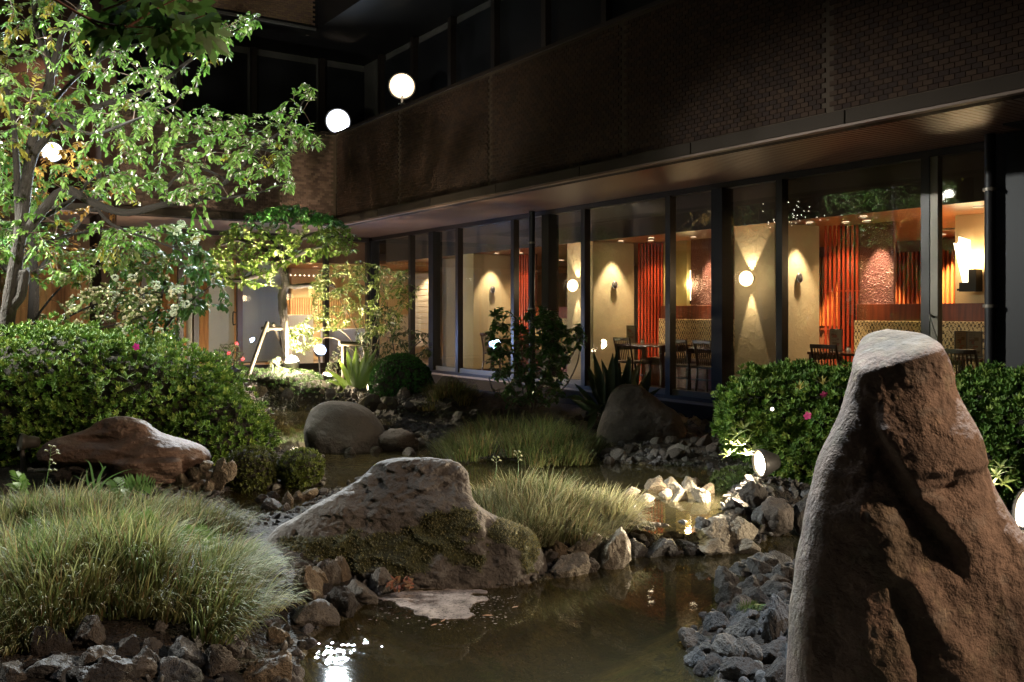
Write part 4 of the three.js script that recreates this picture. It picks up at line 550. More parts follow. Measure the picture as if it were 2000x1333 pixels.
{ const t = depthOn(775, -0.15), c = at(880, 775, t), m = thing('tree_stump', 'weathered brown tree stump behind the far low grass', 'stump', c); m.rotation.y = -YAW;
  const g = outlineRock([[738, 862, 878], [743, 858, 892], [755, 850, 900], [765, 846, 908], [778, 838, 914], [786, 834, 916]], 15.2, { xc: 880, rows: 50, seg: 90, noise: (x, y, z) => 0.12 * fbm(Math.atan2(x, z) * 3, y * 0.8, 2, 3) + 0.04 * fbm(x * 10, y * 4, z * 10, 3), fade: 12, df: 0.8 }); g.translate(0, -c.y, 0); part('stump_wood', g, M.barkPale, m); part('cut_top', new THREE.CircleGeometry(0.05, 16).rotateX(-Math.PI / 2).translate(0, EYE + (HORIZON - 737) * 15.2 / FOC - c.y, 0), M.barkPale, m); }
{ // pale scum lying on the water
  const P = [[742, 1163], [790, 1158], [850, 1155], [905, 1153], [940, 1155], [945, 1160], [918, 1163], [950, 1168], [952, 1174], [922, 1183], [914, 1190], [922, 1204], [890, 1212], [850, 1210], [815, 1201], [798, 1190], [770, 1180], [745, 1174], [735, 1168]].map(([x, y]) => on(x, y, WATER)), sh = new THREE.Shape(new THREE.SplineCurve(P.map((p) => new THREE.Vector2(p.x, -p.z))).getPoints(420).map((v, i) => { const k = fbm(v.x * 9, v.y * 9, 4, 4), l = fbm(v.x * 9 + 40, v.y * 9, 9, 4); return new THREE.Vector2(v.x + k * 0.075, v.y + l * 0.075); })), g = boxUV(new THREE.ExtrudeGeometry(sh, { depth: 0.004, bevelEnabled: false }).rotateX(-Math.PI / 2).translate(0, WATER + 0.002, 0));
  const T = tex(512, (u, v) => { const a = nA(u, v), b = nC(u * 2, v * 2), c = nB(u, v), s = 0.6 + (a - 0.5) * 0.9 - clamp((b - 0.6) * 9) * 0.5 - clamp((c - 0.55) * 5) * 0.22; return [s, s * 0.95, s * 0.91]; });
  { const r = rng(88), fm = [], d = new THREE.CircleGeometry(0.012, 7).rotateX(-Math.PI / 2); for (let i = 0; i < 420; i++) { const a = r(), p = on(lerp(730, 1010, r()), lerp(1165, 1250, r() * r()), WATER); p.y = WATER + 0.004; const s = 0.2 + r() * r() * 0.9; fm.push(M4(p, new THREE.Quaternion().setFromEuler(new THREE.Euler(0, r() * 6, 0)), new V3(s, 1, s * (0.4 + r() * 0.6)))); } tag(instanced('floating_flecks', d, std([0.2, 0.17, 0.14], 0.8), fm, scene), 'tiny flecks of scum drifting on the pond below the mossy rock', 'scum'); }
  single('scum_patch', g, std([0.5, 0.46, 0.44], 0.8, { map: rep(T, 3), bumpMap: rep(T_rockBump, 4), bumpScale: 0.006 }), 'pale grey scum patch floating on the pond below the mossy rock', 'scum');
}
{ // fallen leaves
  const r = rng(71), sh = new THREE.Shape(); sh.moveTo(0, -0.03); sh.quadraticCurveTo(0.02, 0, 0, 0.034); sh.quadraticCurveTo(-0.019, 0.002, 0, -0.03); const lg = new THREE.ShapeGeometry(sh, 5).rotateX(-Math.PI / 2); { const p = lg.attributes.position; for (let i = 0; i < p.count; i++) p.setY(i, Math.abs(p.getX(i)) * 0.5 + p.getZ(i) ** 2 * 4); lg.computeVertexNormals(); }
  [[953, 1206, 'tan leaf floating right of the scum patch', 1.1], [865, 1216, 'brown leaf floating below the scum patch'], [848, 1224, 'pale leaf floating just below the scum patch'], [1006, 1189, 'small leaf floating by the reflection of the mossy rock'], [722, 1213, 'tiny white petal floating near the left bank'], [735, 1215, 'white petal beside another near the left bank'], [776, 1210, 'reddish petal floating left of the scum patch'], [1334, 1258, 'yellow leaf at the tip of the right bank stones'], [700, 1232, 'white petal floating before the left bank stones']].forEach(([x, y, l, k = 0.8], i) => { const m = single('fallen_leaf', lg, std(l.includes('petal') ? [0.6, 0.5, 0.48] : l.includes('yellow') ? [0.5, 0.3, 0.05] : [0.36, 0.2, 0.11], 0.6, { side: THREE.DoubleSide }), l, 'leaf', null, null, on(x, y, WATER).setY(WATER + 0.006)); m.rotation.y = r() * 6; m.scale.setScalar(l.includes('petal') ? 0.35 : k); });
  const mats = [], cols = []; for (let i = 0; i < 60; i++) { const p = on(755 + r() * 50, 1146 + r() * 14, -0.5); p.y = -0.49 + r() * 0.05; mats.push(M4(p, new THREE.Quaternion().setFromEuler(new THREE.Euler(r(), r() * 6, r())), 0.9)); cols.push(RGB(0.1 + r() * 0.08, 0.045 + r() * 0.03, 0.025)); } const o = instanced('leaf_litter', lg, std([1, 1, 1], 0.7, { side: THREE.DoubleSide }), mats, scene, cols); tag(o, 'reddish dead leaves gathered beside the stones at the mossy rock', 'leaf litter'); }

// ================================================================ PLANTS
// one leaf: base at the origin, tip at +y, upper face towards +z
function leafGeo(prof, fold = 0.12, curl = 0.15) {
  const n = prof.length - 1, pos = [], uv = [], idx = [];
  prof.forEach((w, i) => { const y = i / n, z = -curl * y * y; pos.push(-w, y, z + fold * w * 2, 0, y, z, w, y, z + fold * w * 2); uv.push(0, y, 0.5, y, 1, y); if (i < n) { const o = i * 3; idx.push(o, o + 1, o + 3, o + 1, o + 4, o + 3, o + 1, o + 2, o + 4, o + 2, o + 5, o + 4); } });
  const g = new THREE.BufferGeometry(); g.setAttribute('position', new THREE.Float32BufferAttribute(pos, 3)); g.setAttribute('uv', new THREE.Float32BufferAttribute(uv, 2)); g.setIndex(idx); g.computeVertexNormals(); return g;
}
const L_cherry = leafGeo([0.01, 0.17, 0.23, 0.17, 0.0], 0.2, 0.28), L_small = leafGeo([0.02, 0.2, 0.17, 0.0], 0.15, 0.15), L_broad = leafGeo([0.02, 0.2, 0.28, 0.2, 0.0], 0.14, 0.2), L_narrow = leafGeo([0.01, 0.1, 0.09, 0.0], 0.2, 0.3);
const PX = (l, t) => l.map((p) => at(p[0], p[1], p[2] ?? t));
const inPoly = (P, x, y) => { let c = false; for (let i = 0, j = P.length - 1; i < P.length; j = i++) if ((P[i][1] > y) !== (P[j][1] > y) && x < (P[j][0] - P[i][0]) * (y - P[i][1]) / (P[j][1] - P[i][1]) + P[i][0]) c = !c; return c; };
function pick(P, r) { const xs = P.map((p) => p[0]), ys = P.map((p) => p[1]), a = Math.min(...xs), b = Math.max(...xs), c = Math.min(...ys), d = Math.max(...ys); for (let i = 0; i < 400; i++) { const x = lerp(a, b, r()), y = lerp(c, d, r()); if (inPoly(P, x, y)) return [x, y]; } return [xs[0], ys[0]]; }
// sprays: twigs that reach from the limbs to points of the crown, with leaves along their outer part
function crown(t, limbs, regions, o) {
  const r = rng(o.seed), knots = []; for (const g of limbs) for (let i = 0; i <= 24; i++) knots.push(g.curve.getPoint(i / 24));
  const twigs = [], mats = [], cols = [], V = () => new V3(r() - 0.5, r() - 0.5, r() - 0.5);
  for (const [P, t0, t1, n] of regions) for (let i = 0; i < n; i++) {
    const [x, y] = pick(P, r); if (o.gaps && o.gaps.some((q) => Math.hypot(x - q[0], y - q[1]) < q[2])) continue; const p = at(x, y, lerp(t0, t1, r())); let best = null, bd = 1e9; for (const k of knots) { const d = k.distanceTo(p) * (0.85 + 0.3 * r()); if (d < bd) { bd = d; best = k; } }
    const dir = p.clone().sub(best), L = dir.length(), a = L > o.reach ? p.clone().addScaledVector(dir, -o.reach / L) : best.clone(), mid = a.clone().lerp(p, 0.5).addScaledVector(V(), 0.12 * Math.min(L, o.reach)).add(new V3(0, 0.06 * Math.min(L, 1), 0)), tip = p.clone().add(new V3(0, -0.03, 0));
    const g = limb([a, mid, tip], o.twig ?? 0.006, 0.0018, 3, 4); twigs.push(g); knots.push(mid); if (r() < 0.6) knots.push(tip);
    const m = o.leaves, tint = o.tint(r, x, y, p);
    for (let k = 0; k < m; k++) {
      const u = lerp(o.from ?? 0.35, 1, (k + r() * 0.6) / m), q = g.curve.getPoint(Math.min(1, u)), d = g.curve.getTangent(Math.min(1, u)), side = d.clone().cross(new V3(0, 1, 0)).normalize().multiplyScalar(k % 2 ? 1 : -1);
      const ld = d.clone().multiplyScalar(0.75).add(side.multiplyScalar(0.85)).add(new V3(0, o.droop ?? -0.35, 0)).addScaledVector(V(), 0.9), up = new V3(0, 1, 0).addScaledVector(V(), 0.9);
      if (o.gaps) { const s = toPx(q); if (o.gaps.some((w) => Math.hypot(s[0] - w[0], s[1] - w[1]) < w[2])) continue; }
      mats.push(M4(q, frame(ld, up), lerp(o.size[0], o.size[1], r()))); const c = tint, j = 0.75 + r() * 0.5; cols.push(RGB(c[0] * j, c[1] * j, c[2] * j));
    }
  }
  part('twigs', merge(twigs), M.twig, t); instanced('foliage', o.leaf, o.mat, mats, t, cols); return mats;
}
const G_white = leafMat([1, 1, 1], 0.42, 0.5, { specularIntensity: 0.38 }), G_dull = leafMat([1, 1, 1], 0.32, 0.6, { specularIntensity: 0.4 }), G_gloss = leafMat([1, 1, 1], 0.2, 0.45, { specularIntensity: 0.4 });
const mixc = (a, b, k) => a.map((v, i) => lerp(v, b[i], k));
{ // the big tree at the left
  const t = thing('garden_tree', 'tall spreading tree with bright green pointed leaves filling the upper left', 'tree', [0, 0, 0]);
  const B = at(8, 700, 10.4); t.position.set(B.x, 0, B.z); const loc = (g) => { const c = g.curve; g.translate(-B.x, 0, -B.z); g.curve = { getPoint: (u) => c.getPoint(u).sub(new V3(B.x, 0, B.z)), getTangent: (u) => c.getTangent(u) }; return g; };
  const mk = (pts, r0, r1, seg = 10) => limb(PX(pts, 10.4), r0 * 1.25, r1 * 1.25, seg, 0, 0.1);
  const trunks = [mk([[2, 860], [6, 720], [14, 620], [26, 540], [40, 450], [52, 350], [70, 245], [98, 150], [84, 95], [72, 50], [62, -40]], 0.075, 0.024, 14), mk([[30, 560], [47, 528], [40, 575], [22, 600], [2, 632]], 0.045, 0.05), mk([[98, 150], [112, 100], [122, 65], [150, 20], [190, -40]], 0.035, 0.015), mk([[52, 350], [66, 300], [84, 276], [118, 236], [200, 205], [300, 170], [365, 122], [430, 78], [505, 33]], 0.045, 0.006), mk([[30, 470], [60, 440], [122, 372], [180, 396], [245, 416], [315, 401], [392, 388], [448, 350], [507, 290], [560, 245], [609, 172]], 0.05, 0.006), mk([[507, 290], [560, 300], [600, 285], [638, 292]], 0.014, 0.004), mk([[315, 401], [322, 370], [370, 328], [420, 340], [440, 352]], 0.016, 0.006), mk([[392, 388], [450, 386], [520, 372], [572, 352]], 0.014, 0.004), mk([[40, 450], [34, 380], [30, 300], [20, 200], [-20, 100]], 0.04, 0.015), mk([[118, 236], [180, 262, 10.0], [260, 235, 9.7], [340, 205, 9.5]], 0.02, 0.006), mk([[60, 440], [140, 390, 11.0], [200, 330, 11.3], [300, 300, 11.4], [420, 265, 11.4]], 0.024, 0.006), mk([[30, 520], [100, 470, 11.0], [200, 450, 11.2], [320, 450, 11.2]], 0.022, 0.006), mk([[70, 245], [150, 150, 11.0], [250, 90, 11.2], [330, 90, 11.2]], 0.022, 0.006), mk([[26, 540], [-30, 480], [-80, 380]], 0.03, 0.01), mk([[180, 396], [220, 440], [300, 470], [380, 500]], 0.018, 0.005)];
  const local = trunks.map(loc); part('trunk', local[0], M.bark, t); part('limbs', merge(local.slice(1)), M.bark, t);
  const off = new V3(B.x, 0, B.z), holder = new THREE.Group();
  const tint = (r, x, y) => { const c = r() < 0.04 ? [0.26, 0.24, 0.03] : mixc([0.09, 0.22, 0.03], [0.22, 0.33, 0.075], r()); return x < 110 && y < 330 && r() < 0.25 ? mixc(c, [0.34, 0.2, 0.03], 0.6) : c; };
  const world = trunks.map((g) => ({ curve: { getPoint: (u) => g.curve.getPoint(u).add(off), getTangent: (u) => g.curve.getTangent(u) } }));
  const regs = [
    [[[0, -20], [190, -20], [215, 60], [330, 110], [430, 62], [480, 22], [508, 30], [458, 72], [442, 118], [402, 130], [398, 180], [340, 200], [250, 250], [160, 265], [120, 300], [60, 300], [-20, 330]], 9.2, 11.8, 400],
    [[[440, 30], [500, 20], [512, 45], [450, 85], [458, 115], [400, 100]], 10.0, 10.7, 34],
    [[[300, 205], [420, 205], [480, 222], [540, 212], [590, 160], [618, 168], [592, 205], [642, 282], [602, 300], [552, 290], [580, 345], [570, 372], [520, 365], [480, 400], [410, 410], [300, 400], [190, 395], [120, 380], [90, 330], [200, 262]], 9.3, 11.4, 380],
    [[[-20, 330], [100, 330], [130, 420], [250, 440], [420, 425], [440, 450], [330, 470], [240, 520], [130, 560], [-20, 560]], 9.8, 11.6, 190],
  ];
  t.position.set(0, 0, 0); t.children.forEach((m) => { m.position.set(B.x, 0, B.z); });
  const mats = crown(t, world, regs, { seed: 31, gaps: [[101, 297, 25], [85, 72, 15]], reach: 0.9, leaves: 12, droop: -0.12, size: [0.045, 0.085], leaf: L_cherry, mat: G_white, tint, twig: 0.006 });
  // little pale blossoms among the outer leaves
  const r = rng(33), pet = merge([0, 1, 2, 3, 4].map((i) => leafGeo([0.1, 0.35, 0.3], 0.1, -0.2).rotateX(-0.5).rotateZ(i * 1.257))), bm = [], im = t.children[t.children.length - 1], m = new THREE.Matrix4(), v = new V3();
  for (let i = 0; i < mats.length; i += 6) { v.setFromMatrixPosition(mats[i]); const [x, y] = toPx(v); if (x > 180 && r() < 0.55) bm.push(M4(v.clone().add(new V3(r() - 0.5, r() - 0.7, r() - 0.5).multiplyScalar(0.05)), new THREE.Quaternion().setFromEuler(new THREE.Euler(r() * 6, r() * 6, r() * 6)), 0.015 + r() * 0.012)); }
  instanced('blossoms', pet, leafMat([0.7, 0.62, 0.55], 0.3, 0.6), bm, t);
}
{ // overhanging maple branch at the top
  const t = thing('maple_branch', 'dark green maple branch with large pointed lobed leaves hanging in at the top', 'maple branch', at(300, 30, 2.3)), o = t.position, P = (x, y, d = 2.3) => at(x, y, d).sub(o);
  const tw = [[[60, -30], [170, 35], [250, 52], [330, 50], [400, 30]], [[170, 35], [200, 55], [250, 68], [300, 60]], [[250, 52], [300, 20], [360, -10]], [[330, 50], [365, 75]], [[200, 20], [240, 5], [290, -20]]].map((l) => limb(l.map((p) => P(...p)), 0.004, 0.0015, 6)); part('twigs', merge(tw), std([0.16, 0.07, 0.04], 0.7), t);
  const lobes = []; { const tips = [[-78, 0.62], [-42, 0.92], [0, 1.05], [42, 0.92], [78, 0.62]]; lobes.push([0, -0.02]); const pts = [[-0.05, 0.02]]; tips.forEach(([a, L], i) => { const q = a * Math.PI / 180; const e = (k, w) => [Math.sin(q) * L * k + Math.cos(q) * w, Math.cos(q) * L * k - Math.sin(q) * w]; pts.push(e(0.45, -0.13), e(0.68, -0.15), e(0.7, -0.12), e(1, 0), e(0.7, 0.12), e(0.68, 0.15), e(0.45, 0.13)); if (i < 4) { const b = (a + 21 + (i < 2 ? -3 : 0)) * Math.PI / 180; pts.push([Math.sin(b) * 0.36, Math.cos(b) * 0.36]); } }); pts.push([0.05, 0.02]); lobes.length = 0; lobes.push(...pts); }
  const g = new THREE.ShapeGeometry(new THREE.Shape(lobes.map((p) => new THREE.Vector2(...p)))); { const p = g.attributes.position; for (let i = 0; i < p.count; i++) { const x = p.getX(i), y = p.getY(i); p.setZ(i, -0.16 * (x * x + y * y) + 0.06 * Math.abs(x)); } g.computeVertexNormals(); }
  const r = rng(91), mat = [leafMat([0.045, 0.1, 0.015], 0.4, 0.5), leafMat([0.065, 0.13, 0.02], 0.45, 0.5), leafMat([0.03, 0.07, 0.012], 0.35, 0.5)];
  [[195, 30], [225, 8], [255, 20], [285, -5], [315, 10], [345, -8], [372, 18], [395, 40], [402, 62], [378, 70], [350, 52], [330, 72], [300, 62], [272, 50], [240, 62], [212, 62], [190, 58], [320, 35], [290, 32], [260, 0], [235, 35], [360, 35], [385, 10], [340, 82], [310, 78], [205, 75], [405, 85]].forEach(([x, y]) => { const m = part('leaf', g, mat[Math.floor(r() * 3)], t); m.position.copy(P(x, y - 6, 2.2 + r() * 0.22)); m.quaternion.copy(frame(new V3(r() - 0.5, -0.9 + r() * 0.4, r() - 0.5).addScaledVector(RGT, (x - 300) / 160), new V3(r() - 0.5, 0.9, r() - 0.2).addScaledVector(FWD, -0.9))); m.scale.setScalar(0.06 + r() * 0.025); });
}
{ // viburnum with white flower balls
  const t = thing('snowball_shrub', 'tall dark leaved shrub carrying round white flower heads, behind the left azalea', 'shrub'); const mk = (pts, a, b) => limb(PX(pts, 11.7), a, b, 6);
  const st = [mk([[300, 720], [300, 660], [310, 600], [330, 520], [350, 440]], 0.03, 0.008), mk([[300, 680], [270, 620], [230, 560], [215, 520]], 0.022, 0.006), mk([[305, 690], [330, 630], [370, 590], [410, 560]], 0.022, 0.006), mk([[300, 700], [260, 640], [250, 615], [210, 605]], 0.02, 0.006)]; part('stems', merge(st), M.bark, t);
  crown(t, st, [[[[230, 480], [300, 450], [340, 430], [390, 450], [440, 560], [470, 585], [440, 600], [380, 620], [330, 690], [290, 690], [240, 640], [210, 560]], 11.3, 12.3, 280]], { seed: 41, reach: 0.5, leaves: 8, size: [0.06, 0.1], leaf: L_broad, mat: G_dull, tint: (r) => mixc([0.03, 0.085, 0.02], [0.07, 0.14, 0.03], r()) });
  const r = rng(43), fl = new THREE.SphereGeometry(1, 5, 4); [[216, 577, 10], [304, 557, 9], [350, 565, 9], [339, 564, 7], [362, 594, 8], [341, 601, 7], [338, 612, 7], [310, 647, 9], [241, 647, 8], [345, 452, 9], [353, 438, 8], [224, 543, 7], [257, 543, 8], [381, 470, 9], [145, 603, 8], [333, 446, 8], [385, 462, 7], [296, 470, 7], [270, 588, 7]].forEach(([x, y, s]) => { const c = at(x, y, 11.2), l = []; for (let i = 0; i < 46; i++) { const v = new V3(r() - 0.5, r() - 0.5, r() - 0.5).normalize().multiplyScalar(s * 0.0057); l.push(fl.clone().scale(0.013, 0.008, 0.013).translate(v.x, v.y, v.z)); } const m = part('flower_head', merge(l), leafMat([0.62, 0.66, 0.5], 0.3, 0.7), t); m.position.copy(c); });
}
{ // low layered shrub with cream flowers
  const t = thing('cream_shrub', 'low layered shrub with cream flower clusters above the left azalea', 'shrub'); const st = [limb(PX([[60, 720], [80, 660], [150, 610], [240, 580], [330, 570]], 11.3), 0.02, 0.006, 6), limb(PX([[60, 700], [60, 640], [120, 560], [200, 500], [260, 480]], 11.4), 0.02, 0.006, 6), limb(PX([[40, 700], [70, 655], [200, 640], [300, 612]], 11.2), 0.018, 0.005, 6)]; part('stems', merge(st), M.bark, t);
  const m = crown(t, st, [[[[20, 650], [100, 600], [170, 560], [300, 560], [345, 580], [300, 610], [240, 640], [120, 655]], 10.9, 11.5, 130], [[[100, 500], [200, 470], [330, 490], [330, 540], [200, 560], [110, 560]], 11.0, 11.8, 130]], { seed: 47, reach: 0.45, leaves: 8, droop: -0.1, size: [0.05, 0.085], leaf: L_broad, mat: G_dull, tint: (r) => mixc([0.08, 0.14, 0.03], [0.17, 0.19, 0.06], r()) });
  const r = rng(48), bl = merge([0, 1, 2, 3, 4].map((i) => leafGeo([0.15, 0.4, 0.3], 0.1, -0.1).rotateX(-1.1).rotateZ(i * 1.257))), bm = []; m.forEach((q, i) => { const v = new V3().setFromMatrixPosition(q), s = toPx(v); if (i % 2 && s[1] > 540 && r() < 0.6) bm.push(M4(v.add(new V3(0, 0.02, 0)), new THREE.Quaternion().setFromEuler(new THREE.Euler(-1.57 + r() - 0.5, r() * 6, 0)), 0.022 + r() * 0.012)); }); instanced('blossoms', bl, leafMat([0.72, 0.66, 0.46], 0.3, 0.7), bm, t);
}
{ // pruned plum tree with its props
  const T = 16.9, t = thing('pruned_tree', 'small pruned tree with twisted trunk and flat bright crown before the far glass', 'tree'), mk = (pts, a, b) => limb(PX(pts, T), a, b, 9, 0, 0.35);
  const tr = mk([[562, 722], [560, 690], [557, 640], [551, 600], [553, 570], [558, 552], [551, 528], [549, 512]], 0.085, 0.07), st = [mk([[549, 520], [538, 532], [492, 541], [467, 549], [440, 543], [410, 535]], 0.06, 0.02), mk([[556, 556], [575, 560], [610, 556], [645, 556], [657, 567], [676, 566]], 0.05, 0.018), mk([[549, 515], [520, 490], [470, 470], [430, 480]], 0.06, 0.015), mk([[549, 515], [570, 480], [620, 455], [670, 460]], 0.06, 0.015), mk([[549, 515], [550, 470], [560, 420]], 0.05, 0.015), mk([[549, 515, 16.9], [540, 480, 17.2], [500, 440, 17.4]], 0.05, 0.015), mk([[549, 515, 16.9], [600, 490, 16.5], [640, 480, 16.3]], 0.05, 0.015)];
  part('trunk', tr, M.bark, t); part('limbs', merge(st), M.bark, t);
  crown(t, st.concat([tr]), [[[[395, 500], [430, 450], [470, 422], [520, 402], [560, 394], [600, 403], [640, 415], [685, 440], [706, 465], [698, 488], [650, 500], [600, 512], [560, 520], [525, 560], [470, 560], [400, 552], [368, 532]], 16.1, 17.5, 560], [[[470, 425], [560, 394], [640, 415], [690, 445], [640, 440], [560, 425]], 16.2, 17.4, 110]], { seed: 51, reach: 0.5, leaves: 10, from: 0.15, size: [0.055, 0.09], leaf: L_broad, mat: G_white, tint: (r, x, y) => y < 440 ? mixc([0.05, 0.18, 0.03], [0.09, 0.24, 0.05], r()) : mixc([0.13, 0.22, 0.03], [0.2, 0.26, 0.05], r()), twig: 0.009 });
  const s = thing('tree_prop', 'wooden pole tripod propping up the pruned tree', 'tree support'), pole = (a, b, d1, d2, r0 = 0.04) => cyl(r0, r0 * 0.9, at(...a, d1), at(...b, d2), 10);
  part('leg', pole([482, 742], [522, 630], 16.1, 16.7), M.pole, s); part('leg', pole([556, 690], [533, 632], 17.4, 16.8, 0.03), M.pole, s); part('leg', pole([561, 712], [559, 628], 16.6, 16.6, 0.036), M.pole, s); part('crossbar', pole([510, 642], [566, 642], 16.7, 16.7, 0.034), M.pole, s); part('lashing', [cyl(0.05, 0.05, at(557, 646, 16.67), at(557, 637, 16.67), 10), cyl(0.05, 0.05, at(519, 648, 16.7), at(521, 637, 16.7), 10)], M.rope, s);
  const b = thing('prop_rail', 'low wooden post and rail prop beside the pale weeping shrub', 'tree support'); part('post', pole([671, 752], [671, 671], 16.1, 16.1, 0.042), M.pole, b); part('rail', pole([662, 671], [714, 673], 16.0, 16.3, 0.042), M.pole, b); part('post', pole([713, 742], [713, 673], 16.4, 16.4, 0.036), M.pole, b);
}
{ // pale weeping shrub, and dark nandina in front of it
  const t = thing('weeping_shrub', 'airy pale green shrub with tiny leaves before the far glass right of the pruned tree', 'shrub'), mk = (pts, d = 16.2) => limb(PX(pts, d), 0.014, 0.004, 5);
  const st = [[[722, 735], [715, 660], [705, 600], [700, 520]], [[722, 735], [730, 640], [760, 570], [798, 530]], [[722, 735], [690, 670], [650, 640], [590, 650]], [[722, 735], [740, 660], [780, 600], [815, 560]], [[722, 735], [700, 650], [660, 580], [640, 520]], [[722, 735], [718, 650], [735, 580], [740, 520]], [[700, 690], [650, 660], [610, 670], [580, 690]]].map((l) => mk(l)); part('stems', merge(st), M.barkPale, t);
  crown(t, st, [[[[625, 520], [690, 505], [735, 515], [800, 525], [822, 560], [800, 610], [770, 650], [720, 660], [690, 640], [640, 650], [600, 690], [565, 680], [560, 640], [610, 610], [600, 560]], 15.5, 16.9, 640]], { seed: 61, reach: 0.4, leaves: 15, from: 0.1, size: [0.034, 0.06], leaf: L_small, mat: G_white, tint: (r) => mixc([0.16, 0.24, 0.04], [0.27, 0.3, 0.09], r()), twig: 0.004, droop: -0.15 });
  const n = thing('dark_shrub', 'dark narrow leaved shrub behind the round clipped bush', 'shrub'), s2 = [[[780, 760], [770, 690], [760, 630], [756, 590]], [[780, 760], [800, 690], [830, 660], [838, 650]], [[780, 760], [740, 700], [705, 670]], [[780, 760], [815, 700], [840, 690]]].map((l) => mk(l, 15.8)); part('stems', merge(s2), M.bark, n);
  crown(n, s2, [[[[690, 650], [750, 590], [775, 600], [800, 640], [838, 650], [845, 690], [800, 720], [730, 715], [690, 690]], 15.2, 16.4, 230]], { seed: 63, reach: 0.4, leaves: 11, from: 0.15, size: [0.045, 0.08], leaf: L_narrow, mat: G_gloss, tint: (r) => mixc([0.03, 0.06, 0.02], [0.07, 0.09, 0.025], r()), twig: 0.005 });
  const f = thing('flowering_shrub', 'small twiggy shrub with red flowers at the foot of the grey blinds', 'shrub'), s3 = [[[450, 720], [440, 690], [430, 675]], [[450, 720], [455, 690], [465, 670]], [[450, 720], [470, 700], [476, 690]]].map((l) => mk(l, 17.6)); part('stems', merge(s3), M.bark, f);
  crown(f, s3, [[[[422, 700], [425, 676], [445, 666], [470, 670], [478, 695], [460, 712], [435, 712]], 17.3, 17.9, 70]], { seed: 65, reach: 0.3, leaves: 9, from: 0.2, size: [0.03, 0.055], leaf: L_small, mat: G_dull, tint: (r) => mixc([0.06, 0.1, 0.03], [0.14, 0.17, 0.07], r()) });
  const fl = merge([0, 1, 2, 3, 4].map((i) => leafGeo([0.1, 0.42, 0.3], 0.1, -0.3).rotateX(-0.6).rotateZ(i * 1.257))); [[462, 671], [474, 702], [447, 690]].forEach(([x, y]) => { const m = part('flower', fl, leafMat([0.6, 0.03, 0.05], 0.3, 0.6), f); m.position.copy(at(x, y, 17.25)); m.scale.setScalar(0.035); });
  const g2 = thing('grey_shrub', 'grey green rounded shrub between the two far lamps and the rail', 'shrub'), s4 = [[[690, 740], [680, 700], [660, 690]], [[690, 740], [700, 700], [715, 690]]].map((l) => mk(l, 17)); part('stems', merge(s4), M.bark, g2);
  crown(g2, s4, [[[[632, 730], [640, 690], [660, 672], [700, 668], [725, 690], [725, 740], [650, 745]], 16.6, 17.4, 120], [[[515, 735], [525, 700], [545, 690], [556, 715], [545, 738]], 16.3, 16.9, 50]], { seed: 67, reach: 0.3, leaves: 10, from: 0.1, size: [0.03, 0.05], leaf: L_small, mat: G_dull, tint: (r) => mixc([0.09, 0.12, 0.06], [0.2, 0.22, 0.13], r()) });
}
